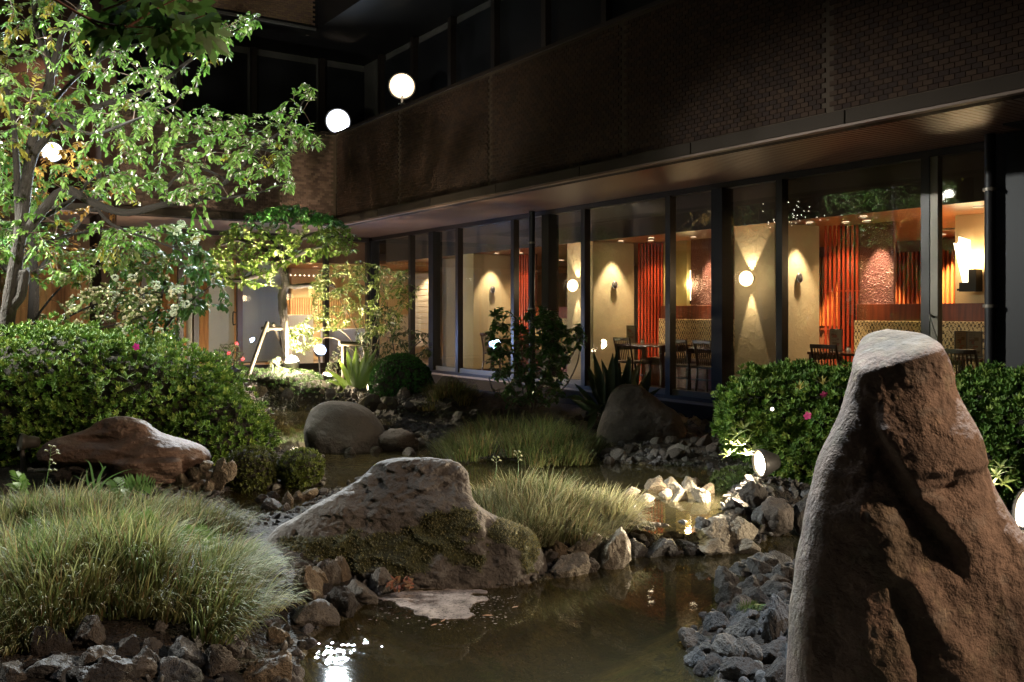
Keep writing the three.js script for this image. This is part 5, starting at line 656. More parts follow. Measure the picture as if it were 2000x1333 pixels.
// rounded clipped shrubs: leaf rosettes all over joined ellipsoids, twigs and shade inside
const rosette = (n, w, up) => merge(Array.from({ length: n }, (_, i) => leafGeo([0.03, 0.17 * w, 0.16 * w, 0.0], 0.15, 0.2).rotateX(up + (i % 2) * 0.25).rotateY(i / n * Math.PI * 2 + 0.3)));
const ROS = [rosette(6, 1, 0.75), rosette(7, 0.9, 0.95), rosette(5, 1.1, 0.55)];
function mound(name, label, category, balls, n, size, tint, o = {}) {
  const t = thing(name, label, category), r = rng(o.seed ?? 5), E = balls.map(([x, y, d, rx, ry, rz]) => ({ c: at(x, y, d), a: rx * d / FOC, b: ry * d / FOC, z: rz ?? rx * d / FOC }));
  const inv = (e, p) => { const v = p.clone().sub(e.c), x = v.dot(RGT) / e.a, y = v.y / e.b, z = v.dot(FWD) / e.z; return x * x + y * y + z * z; };
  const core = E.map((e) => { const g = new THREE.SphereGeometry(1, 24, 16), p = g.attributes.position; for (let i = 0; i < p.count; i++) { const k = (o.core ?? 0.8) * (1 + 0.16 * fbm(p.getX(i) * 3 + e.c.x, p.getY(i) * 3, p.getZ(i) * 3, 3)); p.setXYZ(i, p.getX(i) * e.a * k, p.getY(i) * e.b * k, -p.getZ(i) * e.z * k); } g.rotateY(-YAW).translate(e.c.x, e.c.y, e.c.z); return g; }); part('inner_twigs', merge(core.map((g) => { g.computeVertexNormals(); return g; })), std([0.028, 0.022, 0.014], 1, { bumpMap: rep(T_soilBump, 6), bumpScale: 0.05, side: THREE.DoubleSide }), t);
  const mats = ROS.map(() => []), cols = ROS.map(() => []), tot = E.reduce((s, e) => s + e.a * e.b + e.a * e.z, 0);
  for (const e of E) { const m = Math.round(n * (e.a * e.b + e.a * e.z) / tot); for (let i = 0; i < m; i++) {
    const v = new V3(r() * 2 - 1, r() * 2 - 1, r() * 2 - 1); if (v.lengthSq() > 1) { i--; continue; } v.normalize(); const bump = 1 + (o.bump ?? 0.1) * fbm(v.x * 4 + e.c.x * 2, v.y * 4, v.z * 4, 3) * 2 - r() * r() * (o.thick ?? 0.14);
    const p = e.c.clone().addScaledVector(RGT, v.x * e.a * bump).addScaledVector(FWD, v.z * e.z * bump); p.y += v.y * e.b * bump; if (p.y < (o.floor ?? -0.5)) continue; if (E.some((f) => f !== e && inv(f, p) < 0.8)) continue;
    const nn = RGT.clone().multiplyScalar(v.x / e.a).addScaledVector(FWD, v.z / e.z); nn.y = v.y / e.b; nn.normalize().add(new V3(0, o.up ?? 0.55, 0)).add(new V3(r() - 0.5, r() - 0.5, r() - 0.5).multiplyScalar(0.9));
    const k = Math.floor(r() * 3); mats[k].push(M4(p, frame(nn, new V3(r() - 0.5, 0.1, r() - 0.5)), size * (0.7 + r() * 0.6))); const c = tint(r), j = 0.7 + r() * 0.6; cols[k].push(RGB(c[0] * j, c[1] * j, c[2] * j)); } }
  ROS.forEach((g, k) => instanced('foliage', g, o.mat ?? G_dull, mats[k], t, cols[k]));
  // stems below
  const st = []; for (let i = 0; i < (o.stems ?? 14); i++) { const e = E[i % E.length], b = e.c.clone().addScaledVector(RGT, (r() - 0.5) * e.a * 0.9).addScaledVector(FWD, -r() * e.z * 0.7); b.y = Math.max(-0.45, e.c.y - e.b * 1.1); const q = e.c.clone().addScaledVector(RGT, (r() - 0.5) * e.a * 1.7).addScaledVector(FWD, -e.z * 0.85 * r()); q.y += (r() - 0.2) * e.b * 0.6; st.push(limb([b, b.clone().lerp(q, 0.5).add(new V3(0, 0.05, 0)), q], 0.009, 0.004, 5, 6)); } part('stems', merge(st), M.bark, t); return t;
}
const azTint = (r) => r() < 0.2 ? mixc([0.15, 0.23, 0.035], [0.24, 0.31, 0.06], r()) : mixc([0.05, 0.12, 0.015], [0.13, 0.22, 0.03], r());
const azL = mound('azalea_shrub', 'wide dark green azalea mound above the reddish rock at the left', 'azalea', [[110, 735, 10.2, 200, 96, 0.9], [262, 800, 10.1, 200, 142, 0.75], [40, 815, 9.9, 160, 120, 0.65], [420, 848, 9.9, 102, 84, 0.5], [235, 850, 10.0, 200, 92, 0.6]], 25000, 0.046, azTint, { seed: 71, floor: -0.42, core: 0.8, bump: 0.28, thick: 0.24 });
const azR = mound('azalea_shrub', 'green azalea mound between the standing stone and the glass door', 'azalea', [[1545, 800, 8.8, 135, 86, 0.5], [1480, 835, 8.9, 72, 66, 0.35], [1650, 805, 8.5, 110, 84, 0.5], [1590, 880, 8.6, 110, 76, 0.4]], 11500, 0.046, azTint, { seed: 73, floor: -0.4, bump: 0.26, thick: 0.22, core: 0.78 });
const azF = mound('azalea_shrub', 'green azalea mound at the right edge beyond the standing stone', 'azalea', [[1950, 822, 7.7, 130, 96, 0.5], [2030, 850, 7.4, 120, 120, 0.5], [1930, 900, 7.4, 80, 90, 0.4]], 6500, 0.05, azTint, { seed: 75, floor: -0.4, bump: 0.26, thick: 0.22, core: 0.78 });
mound('round_bush', 'small dark green bush clipped to a ball beside the fern', 'clipped bush', [[783, 752, 15.4, 60, 60], [783, 785, 15.4, 56, 44]], 4600, 0.036, (r) => mixc([0.02, 0.07, 0.012], [0.04, 0.12, 0.018], r()), { seed: 77, bump: 0.015, thick: 0.05, up: 0.2, core: 0.93, floor: -0.3, stems: 4 });
{ const fl = merge([0, 1, 2, 3, 4].map((i) => leafGeo([0.08, 0.36, 0.4, 0.22], 0.1, -0.35).rotateX(-0.5).rotateZ(i * 1.257)));
  for (const [own, x, y, d, s] of [[azL, 265, 678, 9.5, 0.036], [azR, 1578, 813, 8.05, 0.036], [azR, 1610, 772, 8.15, 0.034]]) { const m = part('flower', fl, leafMat([0.62, 0.03, 0.26], 0.35, 0.6), own, 'pink azalea flower'); m.position.copy(at(x, y, d)); m.rotation.set(0.2, -YAW, 0.4); m.scale.setScalar(s); }
  const c = part('new_shoot', merge([0, 1, 2, 3, 4, 5].map((i) => leafGeo([0.02, 0.1, 0.12, 0.07, 0], 0.15, 0.3).rotateX(-0.55 - (i % 2) * 0.3).rotateY(i * 1.05).scale(0.13, 0.13, 0.13))), leafMat([0.12, 0.22, 0.04], 0.4, 0.5), azL, 'light green new shoot'); c.position.copy(at(246, 742, 9.35));
  const y = part('new_shoot', merge([0, 1, 2, 3, 4, 5, 6].map((i) => leafGeo([0.02, 0.08, 0.06, 0], 0.15, 0.3).rotateX(-0.5 - (i % 3) * 0.25).rotateY(i * 0.9).scale(0.12, 0.12, 0.12))), leafMat([0.4, 0.36, 0.1], 0.4, 0.5), azR, 'yellow green new shoot'); y.position.copy(at(1607, 752, 8.1)); const y2 = part('new_shoot', y.geometry, y.material, azR, 'yellow green new shoot'); y2.position.copy(at(1562, 762, 8.1)); }
{ // pale shoots close before the two low lamps
  const g = merge([0, 1, 2, 3, 4, 5].map((i) => leafGeo([0.02, 0.1, 0.12, 0.07, 0], 0.15, 0.3).rotateX(-0.6 - (i % 3) * 0.3).rotateY(i * 1.05).scale(0.1, 0.1, 0.1))), m = leafMat([0.24, 0.3, 0.09], 0.4, 0.5), r = rng(99);
  for (const [own, x, y, d] of [[azR, 1452, 838, 8.15], [azR, 1440, 852, 8.1], [azR, 1462, 862, 8.1], [azR, 1448, 872, 8.05], [azR, 1470, 880, 8.1], [azR, 1432, 870, 8.1], [azR, 1425, 890, 8.05], [azR, 1458, 890, 8.0], [azF, 1948, 930, 6.75], [azF, 1960, 946, 6.7], [azF, 1940, 950, 6.75], [azF, 1955, 915, 6.8]]) { const q = part('new_shoot', g, m, own); q.position.copy(at(x, y, d)); q.rotation.set(r() - 0.5, r() * 6, r() - 0.5); }
}
{ // bird's nest fern: each frond a leaf of its own
  const c = at(697, 775, 15.8), t = thing('nest_fern', "light green bird's nest fern beside the small far lamp", 'fern', c), g0 = leafGeo([0.03, 0.06, 0.08, 0.09, 0.085, 0.06, 0.0], 0.25, 0.35), mat = leafMat([0.13, 0.2, 0.03], 0.45, 0.45), r = rng(81);
  [[-46, 30], [-42, 12], [-30, 46], [-18, 58], [-6, 64], [12, 66], [20, 60], [34, 44], [40, 22], [-52, -4], [28, 50]].forEach(([x, y]) => { const m = part('frond', g0, mat, t), d = at(697 + x, 752 - y, 15.8 - 0.1 - r() * 0.3).sub(c); m.quaternion.copy(frame(d, FWD.clone().multiplyScalar(-1).add(new V3(0, 0.8, 0)))); m.scale.setScalar(d.length() * 1.02); m.scale.x *= 0.85; }); part('base', new THREE.CylinderGeometry(0.1, 0.15, 0.4, 12).translate(0, -0.15, 0), M.rope, t);
}
{ // leafy shrub with leaves that can be told apart
  const t = thing('leafy_shrub', 'dark broad leaved shrub with many upright stems before the glass front', 'shrub'), T = 13.2, mk = (l) => limb(PX(l, T), 0.013, 0.005, 5), r = rng(83);
  const st = [[[1030, 805], [1010, 720], [985, 640], [975, 600]], [[1035, 805], [1040, 700], [1045, 620], [1050, 600]], [[1040, 805], [1070, 720], [1080, 640], [1085, 615]], [[1045, 805], [1090, 740], [1125, 680], [1140, 640]], [[1030, 805], [990, 740], [965, 690], [955, 650]], [[1040, 805], [1100, 760], [1130, 700], [1125, 650]], [[1035, 805], [1020, 700], [1015, 640], [1000, 615]], [[1035, 805], [970, 770], [955, 740]], [[1040, 805], [1060, 740], [1110, 690], [1100, 640]]].map(mk); part('stems', merge(st), M.barkPale, t);
  const holder = new THREE.Group(), mats = crown(holder, st, [[[[950, 660], [965, 605], [985, 600], [1010, 620], [1050, 595], [1085, 610], [1110, 640], [1140, 630], [1145, 660], [1115, 700], [1105, 760], [1080, 790], [985, 790], [960, 740]], 12.5, 13.9, 400]], { seed: 85, reach: 0.35, leaves: 9, from: 0.2, size: [0.06, 0.1], leaf: L_broad, mat: G_gloss, tint: () => [0.03, 0.07, 0.02], droop: 0.1 });
  part('twigs', holder.children[0].geometry, M.twig, t); const tones = [[0.055, 0.14, 0.028], [0.075, 0.18, 0.036], [0.1, 0.2, 0.045], [0.04, 0.1, 0.025]].map((c) => leafMat(c, 0.25, 0.32));
  const front = mats.map((m) => [m, toPx(new V3().setFromMatrixPosition(m))[2]]).sort((a, b) => a[1] - b[1]); front.slice(0, 300).forEach(([m]) => { const q = part('leaf', L_broad, tones[Math.floor(r() * 4)], t); m.decompose(q.position, q.quaternion, q.scale); }); instanced('inner_foliage', L_broad, tones[1], front.slice(300).map((e) => e[0]), t);
}
{ // bladed plant: upright leaves
  const c = at(1205, 812, 12.3), t = thing('bladed_plant', 'clump of dark upright blade leaves behind the peaked rock', 'plant', c), r = rng(87), g0 = [leafGeo([0.02, 0.03, 0.07, 0.1, 0.09, 0.05, 0.0], 0.2, 0.1), leafGeo([0.02, 0.03, 0.08, 0.1, 0.08, 0.04, 0.0], 0.25, 0.35)], tones = [[0.025, 0.05, 0.015], [0.018, 0.04, 0.012], [0.035, 0.06, 0.018]].map((k) => leafMat(k, 0.2, 0.4)), pale = leafMat([0.17, 0.15, 0.04], 0.3, 0.5);
  const tips = [[1126, 748], [1140, 730], [1152, 718], [1168, 692], [1176, 706], [1190, 720], [1196, 694], [1206, 690], [1212, 712], [1224, 704], [1232, 700], [1240, 712], [1248, 706], [1262, 722], [1272, 718], [1278, 740], [1288, 758], [1160, 740], [1180, 740], [1200, 735], [1220, 735], [1244, 735], [1256, 745], [1110, 775], [1135, 765], [1270, 765], [1226, 752], [1150, 775], [1185, 765], [1290, 775]];
  tips.forEach(([x, y], i) => { const d0 = 12.3 + (r() - 0.5) * 0.5, b = at(lerp(1205, x, 0.35) + (r() - 0.5) * 40, 815, d0).sub(c), d = at(x, y, d0 + (r() - 0.5) * 0.4).sub(c).sub(b), m = part('leaf', g0[i % 2], [1226, 1248].includes(x) || (x === 1220) ? pale : tones[i % 3], t); m.position.copy(b); m.quaternion.copy(frame(d, FWD.clone().multiplyScalar(-1).add(new V3(r() - 0.5, 0.3, r() - 0.5)))); m.scale.setScalar(d.length() * 1.03); m.scale.x *= 0.75; });
  [[1240, 757, 1236, 792], [1222, 765, 1218, 795], [1252, 765, 1250, 795]].forEach(([x, y, bx, by]) => { const b = at(bx, by, 12.0).sub(c), d = at(x, y - 8, 11.95).sub(c).sub(b), m = part('leaf', g0[0], pale, t, 'yellowish leaf'); m.position.copy(b); m.quaternion.copy(frame(d, FWD.clone().multiplyScalar(-1))); m.scale.setScalar(d.length() * 1.2); m.scale.x *= 1.5; });
  [[1100, 778, 1140, 772], [1130, 782, 1172, 790], [1168, 800, 1148, 835], [1180, 790, 1152, 800]].forEach(([bx, by, x, y]) => { const b = at(bx, by, 12).sub(c), d = at(x, y, 11.8).sub(c).sub(b), m = part('leaf', g0[1], tones[2], t); m.position.copy(b); m.quaternion.copy(frame(d, new V3(0, 1, 0).addScaledVector(FWD, -0.8))); m.scale.setScalar(Math.max(0.2, d.length() * 1.1)); m.scale.x *= 1.4; });
}
// grasses
const blade = (bend, seg = 6) => { const pos = [], idx = [], nrm = []; let y = 0, z = 0; for (let i = 0; i <= seg; i++) { const u = i / seg, w = 0.5 * (1 - Math.pow(u, 2.2)) + 0.02; pos.push(-w * 0.01, y, z, w * 0.01, y, z); const a = bend * u * u * 1.15 + 0.12 * u; y += Math.cos(a) / seg; z += Math.sin(a) / seg; if (i < seg) { const o = i * 2; idx.push(o, o + 1, o + 2, o + 1, o + 3, o + 2); } } const g = new THREE.BufferGeometry(); g.setAttribute('position', new THREE.Float32BufferAttribute(pos, 3)); g.setIndex(idx); g.computeVertexNormals(); return g; };
const BL = [blade(0.5), blade(1.1), blade(1.7), blade(2.3)], grassMat = leafMat([1, 1, 1], 0.35, 0.8, { specularIntensity: 0.25 });
function grass(name, label, poly, y0, o) {
  const t = thing(name, label, 'grass', [0, 0, 0], 0, null, 'stuff'), r = rng(o.seed), mats = BL.map(() => []), cols = BL.map(() => []), P = poly.map(([x, y]) => on(x, y, y0)).map((p) => [p.x, p.z]); const cx = P.reduce((s, p) => s + p[0], 0) / P.length, cz = P.reduce((s, p) => s + p[1], 0) / P.length;
  for (let i = 0; i < o.tufts; i++) { const [x, z] = pick(P, r), ed = clamp(-sdPoly(P, x, z) / 0.5), gy = Math.max(groundY(x, z) - 0.02, y0 - 0.03) + (o.rise ?? 0.1) * ed, lean = new V3(x - cx, 0, z - cz).normalize().multiplyScalar(lerp(0.9, 0.15, ed) * (o.splay ?? 0.6)).addScaledVector(RGT, o.right ?? 0.15).addScaledVector(FWD, -(o.front ?? 0)), dry = r(), H0 = o.h * (0.75 + r() * 0.5) * lerp(0.62, 1.08, ed);
    for (let k = 0; k < o.per; k++) { const a = r() * Math.PI * 2, q = Math.sqrt(r()), d = new V3(Math.cos(a), 0, Math.sin(a)).multiplyScalar(q), hd = d.clone().multiplyScalar(0.55).add(lean).add(new V3(r() - 0.5, 0, r() - 0.5).multiplyScalar(0.5)), p = new V3(x + d.x * o.spread, gy, z + d.z * o.spread), dirY = new V3(hd.x * 0.75, 1, hd.z * 0.75), b = clamp(hd.length() * 1.5 + r() * 1.6 - 0.4, 0, 3.99) | 0, zz = hd.lengthSq() > 1e-4 ? hd.clone().normalize() : new V3(1, 0, 0), L = H0 * (0.55 + r() * 0.75);
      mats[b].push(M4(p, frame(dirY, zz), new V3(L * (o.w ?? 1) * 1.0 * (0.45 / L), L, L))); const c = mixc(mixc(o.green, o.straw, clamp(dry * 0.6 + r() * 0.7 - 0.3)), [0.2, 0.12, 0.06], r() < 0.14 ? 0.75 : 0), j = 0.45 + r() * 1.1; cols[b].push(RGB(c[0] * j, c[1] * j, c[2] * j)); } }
  BL.forEach((g, k) => mats[k].length && instanced('grass_blades', g, grassMat, mats[k], t, cols[k])); return t;
}
const GREEN = [0.1, 0.15, 0.045], STRAW = [0.3, 0.26, 0.12];
grass('grass_mound', 'large mound of long arching green and straw coloured grass at the near left', [[-90, 1235], [40, 1275], [240, 1235], [460, 1245], [520, 1190], [525, 1130], [420, 1095], [0, 1105], [-120, 1150]], -0.34, { seed: 101, tufts: 125, per: 88, w: 1.8, h: 0.29, spread: 0.11, green: GREEN, straw: [0.38, 0.36, 0.15], rise: 0.12, right: 0.22, front: 0.12 });
grass('grass_mound', 'fine grass bed behind the near left mound, below the reddish rock', [[-90, 1075], [-60, 1010], [200, 1000], [400, 1005], [470, 1015], [470, 1045], [400, 1060], [200, 1065]], -0.34, { seed: 103, tufts: 80, per: 90, w: 1.7, h: 0.21, spread: 0.12, green: [0.08, 0.115, 0.035], straw: [0.24, 0.2, 0.09], right: 0.25, splay: 0.4 });
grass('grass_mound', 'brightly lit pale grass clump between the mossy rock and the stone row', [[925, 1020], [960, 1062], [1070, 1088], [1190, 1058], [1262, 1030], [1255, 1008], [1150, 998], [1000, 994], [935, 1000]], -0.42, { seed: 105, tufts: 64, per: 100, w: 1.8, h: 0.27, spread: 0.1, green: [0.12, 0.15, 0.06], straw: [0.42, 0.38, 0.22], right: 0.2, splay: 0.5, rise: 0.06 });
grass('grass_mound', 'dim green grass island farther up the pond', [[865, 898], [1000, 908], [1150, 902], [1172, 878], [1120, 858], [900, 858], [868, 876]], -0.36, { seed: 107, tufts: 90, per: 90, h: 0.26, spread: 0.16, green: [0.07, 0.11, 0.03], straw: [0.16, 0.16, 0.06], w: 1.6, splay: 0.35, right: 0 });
grass('grass_mound', 'low dim grass tuft right of the round clipped bush', [[825, 806], [925, 800], [930, 786], [850, 780]], -0.2, { seed: 109, tufts: 26, per: 70, h: 0.26, spread: 0.15, green: [0.07, 0.09, 0.03], straw: [0.2, 0.17, 0.06], w: 1.8 });
{ // long single blades, weeds and ferns
  const mk = (name, label, list, base, T, mat, w = 0.008) => { const c = at(...base, T), t = thing(name, label, 'grass tuft', c); list.forEach((l) => { const pts = PX([[base[0] + (l[0][0] - base[0]) * 0.15, base[1]], ...l], T).map((p, i) => p.sub(c)), cv = new THREE.CatmullRomCurve3(pts), pos = [], idx = [], n = 12; for (let i = 0; i <= n; i++) { const p = cv.getPoint(i / n), hw = w * (1 - (i / n) ** 2) * 0.5 + 0.0006; pos.push(p.x - RGT.x * hw, p.y, p.z - RGT.z * hw, p.x + RGT.x * hw, p.y, p.z + RGT.z * hw); if (i < n) { const o = i * 2; idx.push(o, o + 1, o + 2, o + 1, o + 3, o + 2); } } const g = new THREE.BufferGeometry(); g.setAttribute('position', new THREE.Float32BufferAttribute(pos, 3)); g.setIndex(idx); g.computeVertexNormals(); part('blade', g, mat, t); }); return t; };
  const bright = leafMat([0.13, 0.24, 0.07], 0.4, 0.4);
  mk('tall_grass', 'tall bright green grass blades rising before the reddish rock', [[[170, 940], [169, 916]], [[180, 930], [174, 905], [166, 898]], [[195, 930], [205, 912], [206, 911]], [[190, 950], [160, 938], [142, 928]], [[200, 945], [230, 925], [258, 917], [280, 919]], [[192, 935], [200, 915], [192, 900]]], [188, 985], 7.2, bright, 0.02);
  mk('tall_grass', 'sparse bright grass sprig at the foot of the glass door near the right azalea', [[[1394, 830], [1391, 815]], [[1402, 825], [1408, 805], [1413, 800]], [[1400, 835], [1412, 822], [1418, 820]], [[1398, 832], [1385, 822]], [[1404, 832], [1404, 808], [1401, 795]]], [1398, 842], 10.4, bright, 0.02);
  mk('tall_grass', 'two bright blades standing out of the dim grass island', [[[1055, 835], [1045, 815]], [[1068, 840], [1058, 820]]], [1072, 862], 11.2, bright, 0.03);
  mk('tall_grass', 'small bright tuft lit in front of the fern', [[[650, 775], [645, 766]], [[648, 778], [641, 770]], [[654, 778], [656, 768]]], [651, 786], 15.6, leafMat([0.3, 0.42, 0.14], 0.4, 0.4), 0.035);
  const weed = (label, base, T, top, heads) => { const c = at(...base, T), t = thing('flower_stalk', label, 'weed', c), a = at(...top, T).sub(c); part('stem', limb([new V3(), a.clone().multiplyScalar(0.5).addScaledVector(RGT, 0.008), a], 0.004, 0.002, 5), bright, t); heads.forEach(([x, y]) => { const p = at(x, y, T).sub(c); part('seed_head', merge([limb([a.clone().multiplyScalar(clamp((base[1] - y - 6) / (base[1] - top[1]), 0.3, 1)), p], 0.0015, 0.001, 4, 3), new THREE.SphereGeometry(0.008, 6, 5).translate(p.x, p.y, p.z), new THREE.SphereGeometry(0.006, 6, 5).translate(p.x + 0.012, p.y - 0.006, p.z)]), leafMat([0.3, 0.32, 0.16], 0.2, 0.7), t); }); };
  weed('thin weed stalk with small seed heads before the reddish rock', [88, 950], 7.2, [99, 876], [[95, 870], [104, 872], [110, 880], [88, 880], [112, 885], [98, 898], [104, 905], [96, 918], [106, 918]]);
  weed('pale flower stalk rising left out of the lit grass clump', [966, 935], 7.4, [969, 896], [[964, 893], [973, 893], [976, 899], [961, 898]]); weed('taller pale flower stalk rising out of the lit grass clump', [1011, 935], 7.4, [1010, 884], [[1006, 882], [1014, 882], [1017, 890], [1004, 888], [1016, 898]]);
  const pin = leafGeo([0.04, 0.1, 0.07, 0.0], 0.1, 0.15);
  const fern = (label, base, T, fronds, sz, mat) => { const c = at(...base, T), t = thing('fern', label, 'fern', c), r = rng(Math.round(base[0])); fronds.forEach(([x, y]) => { const tip = at(x, y, T - 0.1).sub(c), mid = tip.clone().multiplyScalar(0.55).add(new V3(0, tip.length() * 0.16, 0)), st = limb([new V3(), mid, tip], 0.003, 0.0012, 4, 8), l = [st]; const n = 10; for (let k = 2; k <= n; k++) for (const s of [-1, 1]) { const u = k / n, p = st.curve.getPoint(Math.min(u, 1)), d = st.curve.getTangent(Math.min(u, 1)), side = d.clone().cross(FWD).normalize().multiplyScalar(s), L = sz * (0.45 + Math.sin(Math.PI * Math.min(0.92, u * 0.85 + 0.08)) * 0.75); l.push(pin.clone().applyMatrix4(M4(p, frame(side.addScaledVector(d, 0.5), FWD.clone().multiplyScalar(-1).add(new V3(0, 0.7, 0))), L))); } part('frond', merge(l), mat, t); }); };
  const fm = leafMat([0.17, 0.28, 0.06], 0.45, 0.45), fm2 = leafMat([0.12, 0.2, 0.05], 0.45, 0.45);
  fern('light green fern with toothed fronds in the middle of the left grass', [275, 1060], 5.6, [[232, 1010], [300, 1012], [304, 1038], [250, 1030], [296, 1025]], 0.085, fm); fern('curling pale fern left of the toothed one in the left grass', [180, 1055], 5.65, [[150, 1018], [200, 1012], [140, 1035], [165, 1010]], 0.05, fm2); fern('feathery green fern patch at the right of the left grass', [380, 1066], 5.6, [[350, 1035], [375, 1028], [405, 1036], [420, 1050], [340, 1050]], 0.045, fm);
  fern('small upright fern at the far left edge of the grass', [38, 968], 7.3, [[30, 922], [50, 935], [22, 945], [52, 955]], 0.06, fm); fern('dark green fern above the grass under the reddish rock', [240, 985], 7.3, [[220, 938], [262, 940], [285, 942], [300, 948], [230, 955]], 0.08, fm2); fern('small bright weed among the right bank stones', [1478, 1200], 5.2, [[1440, 1188], [1466, 1182], [1488, 1182], [1455, 1192]], 0.03, fm2); fern('fern drooping over the stones under the right lamp', [1436, 945], 8.6, [[1412, 985], [1430, 990], [1450, 980], [1405, 960], [1420, 930], [1450, 925]], 0.05, fm2); fern('low fern in the grass left of the curling one', [90, 1058], 5.7, [[60, 1012], [118, 1022], [40, 1040], [130, 1040]], 0.05, fm2);
  mound('mossy_bank', 'moss covered hummock at the water left of the stream', 'moss bank', [[492, 918, 8.7, 52, 44, 0.3]], 1500, 0.024, (q) => mixc([0.05, 0.06, 0.015], [0.1, 0.12, 0.02], q()), { seed: 121, core: 0.94, thick: 0.05, stems: 0.5, floor: -0.56, bump: 0.12 }); mound('mossy_bank', 'second moss covered hummock with grasses, nearest the stream', 'moss bank', [[588, 915, 8.8, 42, 36, 0.26]], 1200, 0.026, (q) => mixc([0.05, 0.07, 0.015], [0.12, 0.15, 0.02], q()), { seed: 123, core: 0.94, thick: 0.05, stems: 0.5, floor: -0.56, bump: 0.12 }); mound('mossy_bank', 'leafy moss bank directly under the right lamp', 'moss bank', [[1445, 950, 8.9, 56, 36, 0.3], [1510, 948, 9.3, 50, 24, 0.3]], 1500, 0.03, (q) => mixc([0.06, 0.09, 0.02], [0.14, 0.18, 0.05], q()), { seed: 125, core: 0.9, floor: -0.5 });
  mound('ground_cover', 'low leafy ground cover under the two far lamps', 'ground cover', [[556, 745, 16.4, 75, 24, 0.5], [622, 762, 16.0, 55, 22, 0.4], [500, 742, 16.6, 45, 20, 0.4]], 1700, 0.04, (q) => mixc([0.05, 0.1, 0.03], [0.12, 0.17, 0.06], q()), { seed: 127, core: 0.9, floor: -0.3, stems: 3 });
}
{ // trees behind the left edge of the frame, which the glass mirrors
  for (const [x, y, T, s, l] of [[-60, 700, 13.5, 131, 'green tree beyond the left edge whose crown the glass mirrors'], [-420, 700, 12, 137, 'second green tree beyond the left edge'], [60, 700, 14.5, 139, 'dim tree with ochre leaves far behind the big tree']]) { const t = thing('background_tree', l, 'tree'), st = [limb(PX([[x, y], [x + 6, y - 160], [x - 10, y - 330], [x, y - 430]], T), 0.1, 0.02, 7), limb(PX([[x + 6, y - 160], [x + 90, y - 260], [x + 150, y - 330]], T), 0.05, 0.015, 6), limb(PX([[x, y - 200], [x - 80, y - 290], [x - 120, y - 360]], T), 0.05, 0.015, 6)]; part('trunk', merge(st), M.bark, t);
    const oc = s === 139; crown(t, st, [[[[x - 170, y - 300], [x - 100, y - 430], [x, y - 500], [x + 110, y - 440], [x + 180, y - 320], [x + 120, y - 190], [x, y - 160], [x - 120, y - 190]], T - 0.9, T + 0.9, oc ? 140 : 240]], { seed: s, reach: 0.6, leaves: 10, from: 0.2, size: [0.07, 0.11], leaf: L_cherry, mat: G_white, tint: (r) => oc ? mixc([0.3, 0.14, 0.03], [0.3, 0.2, 0.04], r()) : mixc([0.06, 0.17, 0.03], [0.13, 0.22, 0.04], r()) }); }
}

{ // a low tree right of the viewer, out of the frame: its leaves dapple the standing stone
  const t = thing('background_tree', 'leafy tree to the right of the viewer that dapples the standing stone', 'tree'), c = new V3(5.0, 0, 0.2), lf = (pts, a, b) => limb(pts.map((p) => new V3(...p).add(c)), a, b, 7), st = [lf([[0.7, -0.3, 0.5], [0.6, 0.5, 0.4], [0.2, 1.2, 0.1], [-0.4, 1.9, -0.3]], 0.05, 0.012), lf([[0.6, 0.5, 0.4], [0.9, 1.3, 0.1], [0.7, 2.2, -0.4]], 0.03, 0.01), lf([[0.2, 1.2, 0.1], [-0.5, 1.2, 0.4], [-0.9, 1.3, 0.2]], 0.02, 0.008)]; part('trunk', merge(st), M.bark, t);
  const r = rng(151), mats = [], cols = [], tw = []; for (let i = 0; i < 95; i++) { const g = st[Math.floor(r() * 3)], a = g.curve.getPoint(0.35 + r() * 0.65), p = a.clone().add(new V3(r() - 0.5, (r() - 0.5) * 0.9, r() - 0.5).multiplyScalar(1.1)), l = limb([a, a.clone().lerp(p, 0.5).add(new V3(0, 0.05, 0)), p], 0.005, 0.002, 3, 4); tw.push(l); for (let k = 0; k < 8; k++) { mats.push(M4(l.curve.getPoint(0.3 + 0.7 * k / 8), frame(new V3(r() - 0.5, -0.3 + r() * 0.5, r() - 0.5), new V3(r() - 0.5, 1, r() - 0.5)), 0.07 + r() * 0.04)); cols.push(RGB(0.06, 0.14 + r() * 0.05, 0.025)); } }
  part('twigs', merge(tw), M.twig, t); instanced('foliage', L_cherry, G_white, mats, t, cols);
}

// ================================================================ GARDEN LAMPS
function flood(label, p, target, c, cd, deg, glowK, r, pen = 0.6, name = 'floodlight', stand) {
  const t = thing(name, label, 'floodlight', p), d = target.clone().sub(p).normalize(), q = frame(d, new V3(0, 1, 0)); const h = new THREE.Group();
  const put = (g) => g.applyQuaternion(q);
  part('housing', put(new THREE.LatheGeometry([[0.0, -r * 1.5], [r * 0.55, -r * 1.45], [r * 0.8, -r * 0.9], [r * 1.12, -0.02], [r * 1.14, 0.02], [r * 1.04, 0.02], [r * 1.02, -0.012], [0, -0.012]].map((v) => new THREE.Vector2(...v)), 28)), M.lampBody, t);
  part('lens', put(new THREE.CylinderGeometry(r * 0.8, r * 0.8, 0.012, 32)), glow(c, glowK), t); part('reflector_ring', put(new THREE.CylinderGeometry(r, r * 0.98, 0.01, 32)), glow([c[0], c[1] * c[1], c[2] * c[2] * 1.05], Math.min(2.2, glowK * 0.1)), t);
  if (stand) part('bracket', [cyl(0.02, 0.02, d.clone().multiplyScalar(-r * 0.9), stand.clone().sub(p), 8), cyl(0.06, 0.06, stand.clone().sub(p), stand.clone().sub(p).add(new V3(0, 0.02, 0)), 12)], M.lampBody, t);
  spot(t, p.clone().addScaledVector(d, 0.03), target, c, cd, deg, pen, r * 0.8); return t;
}
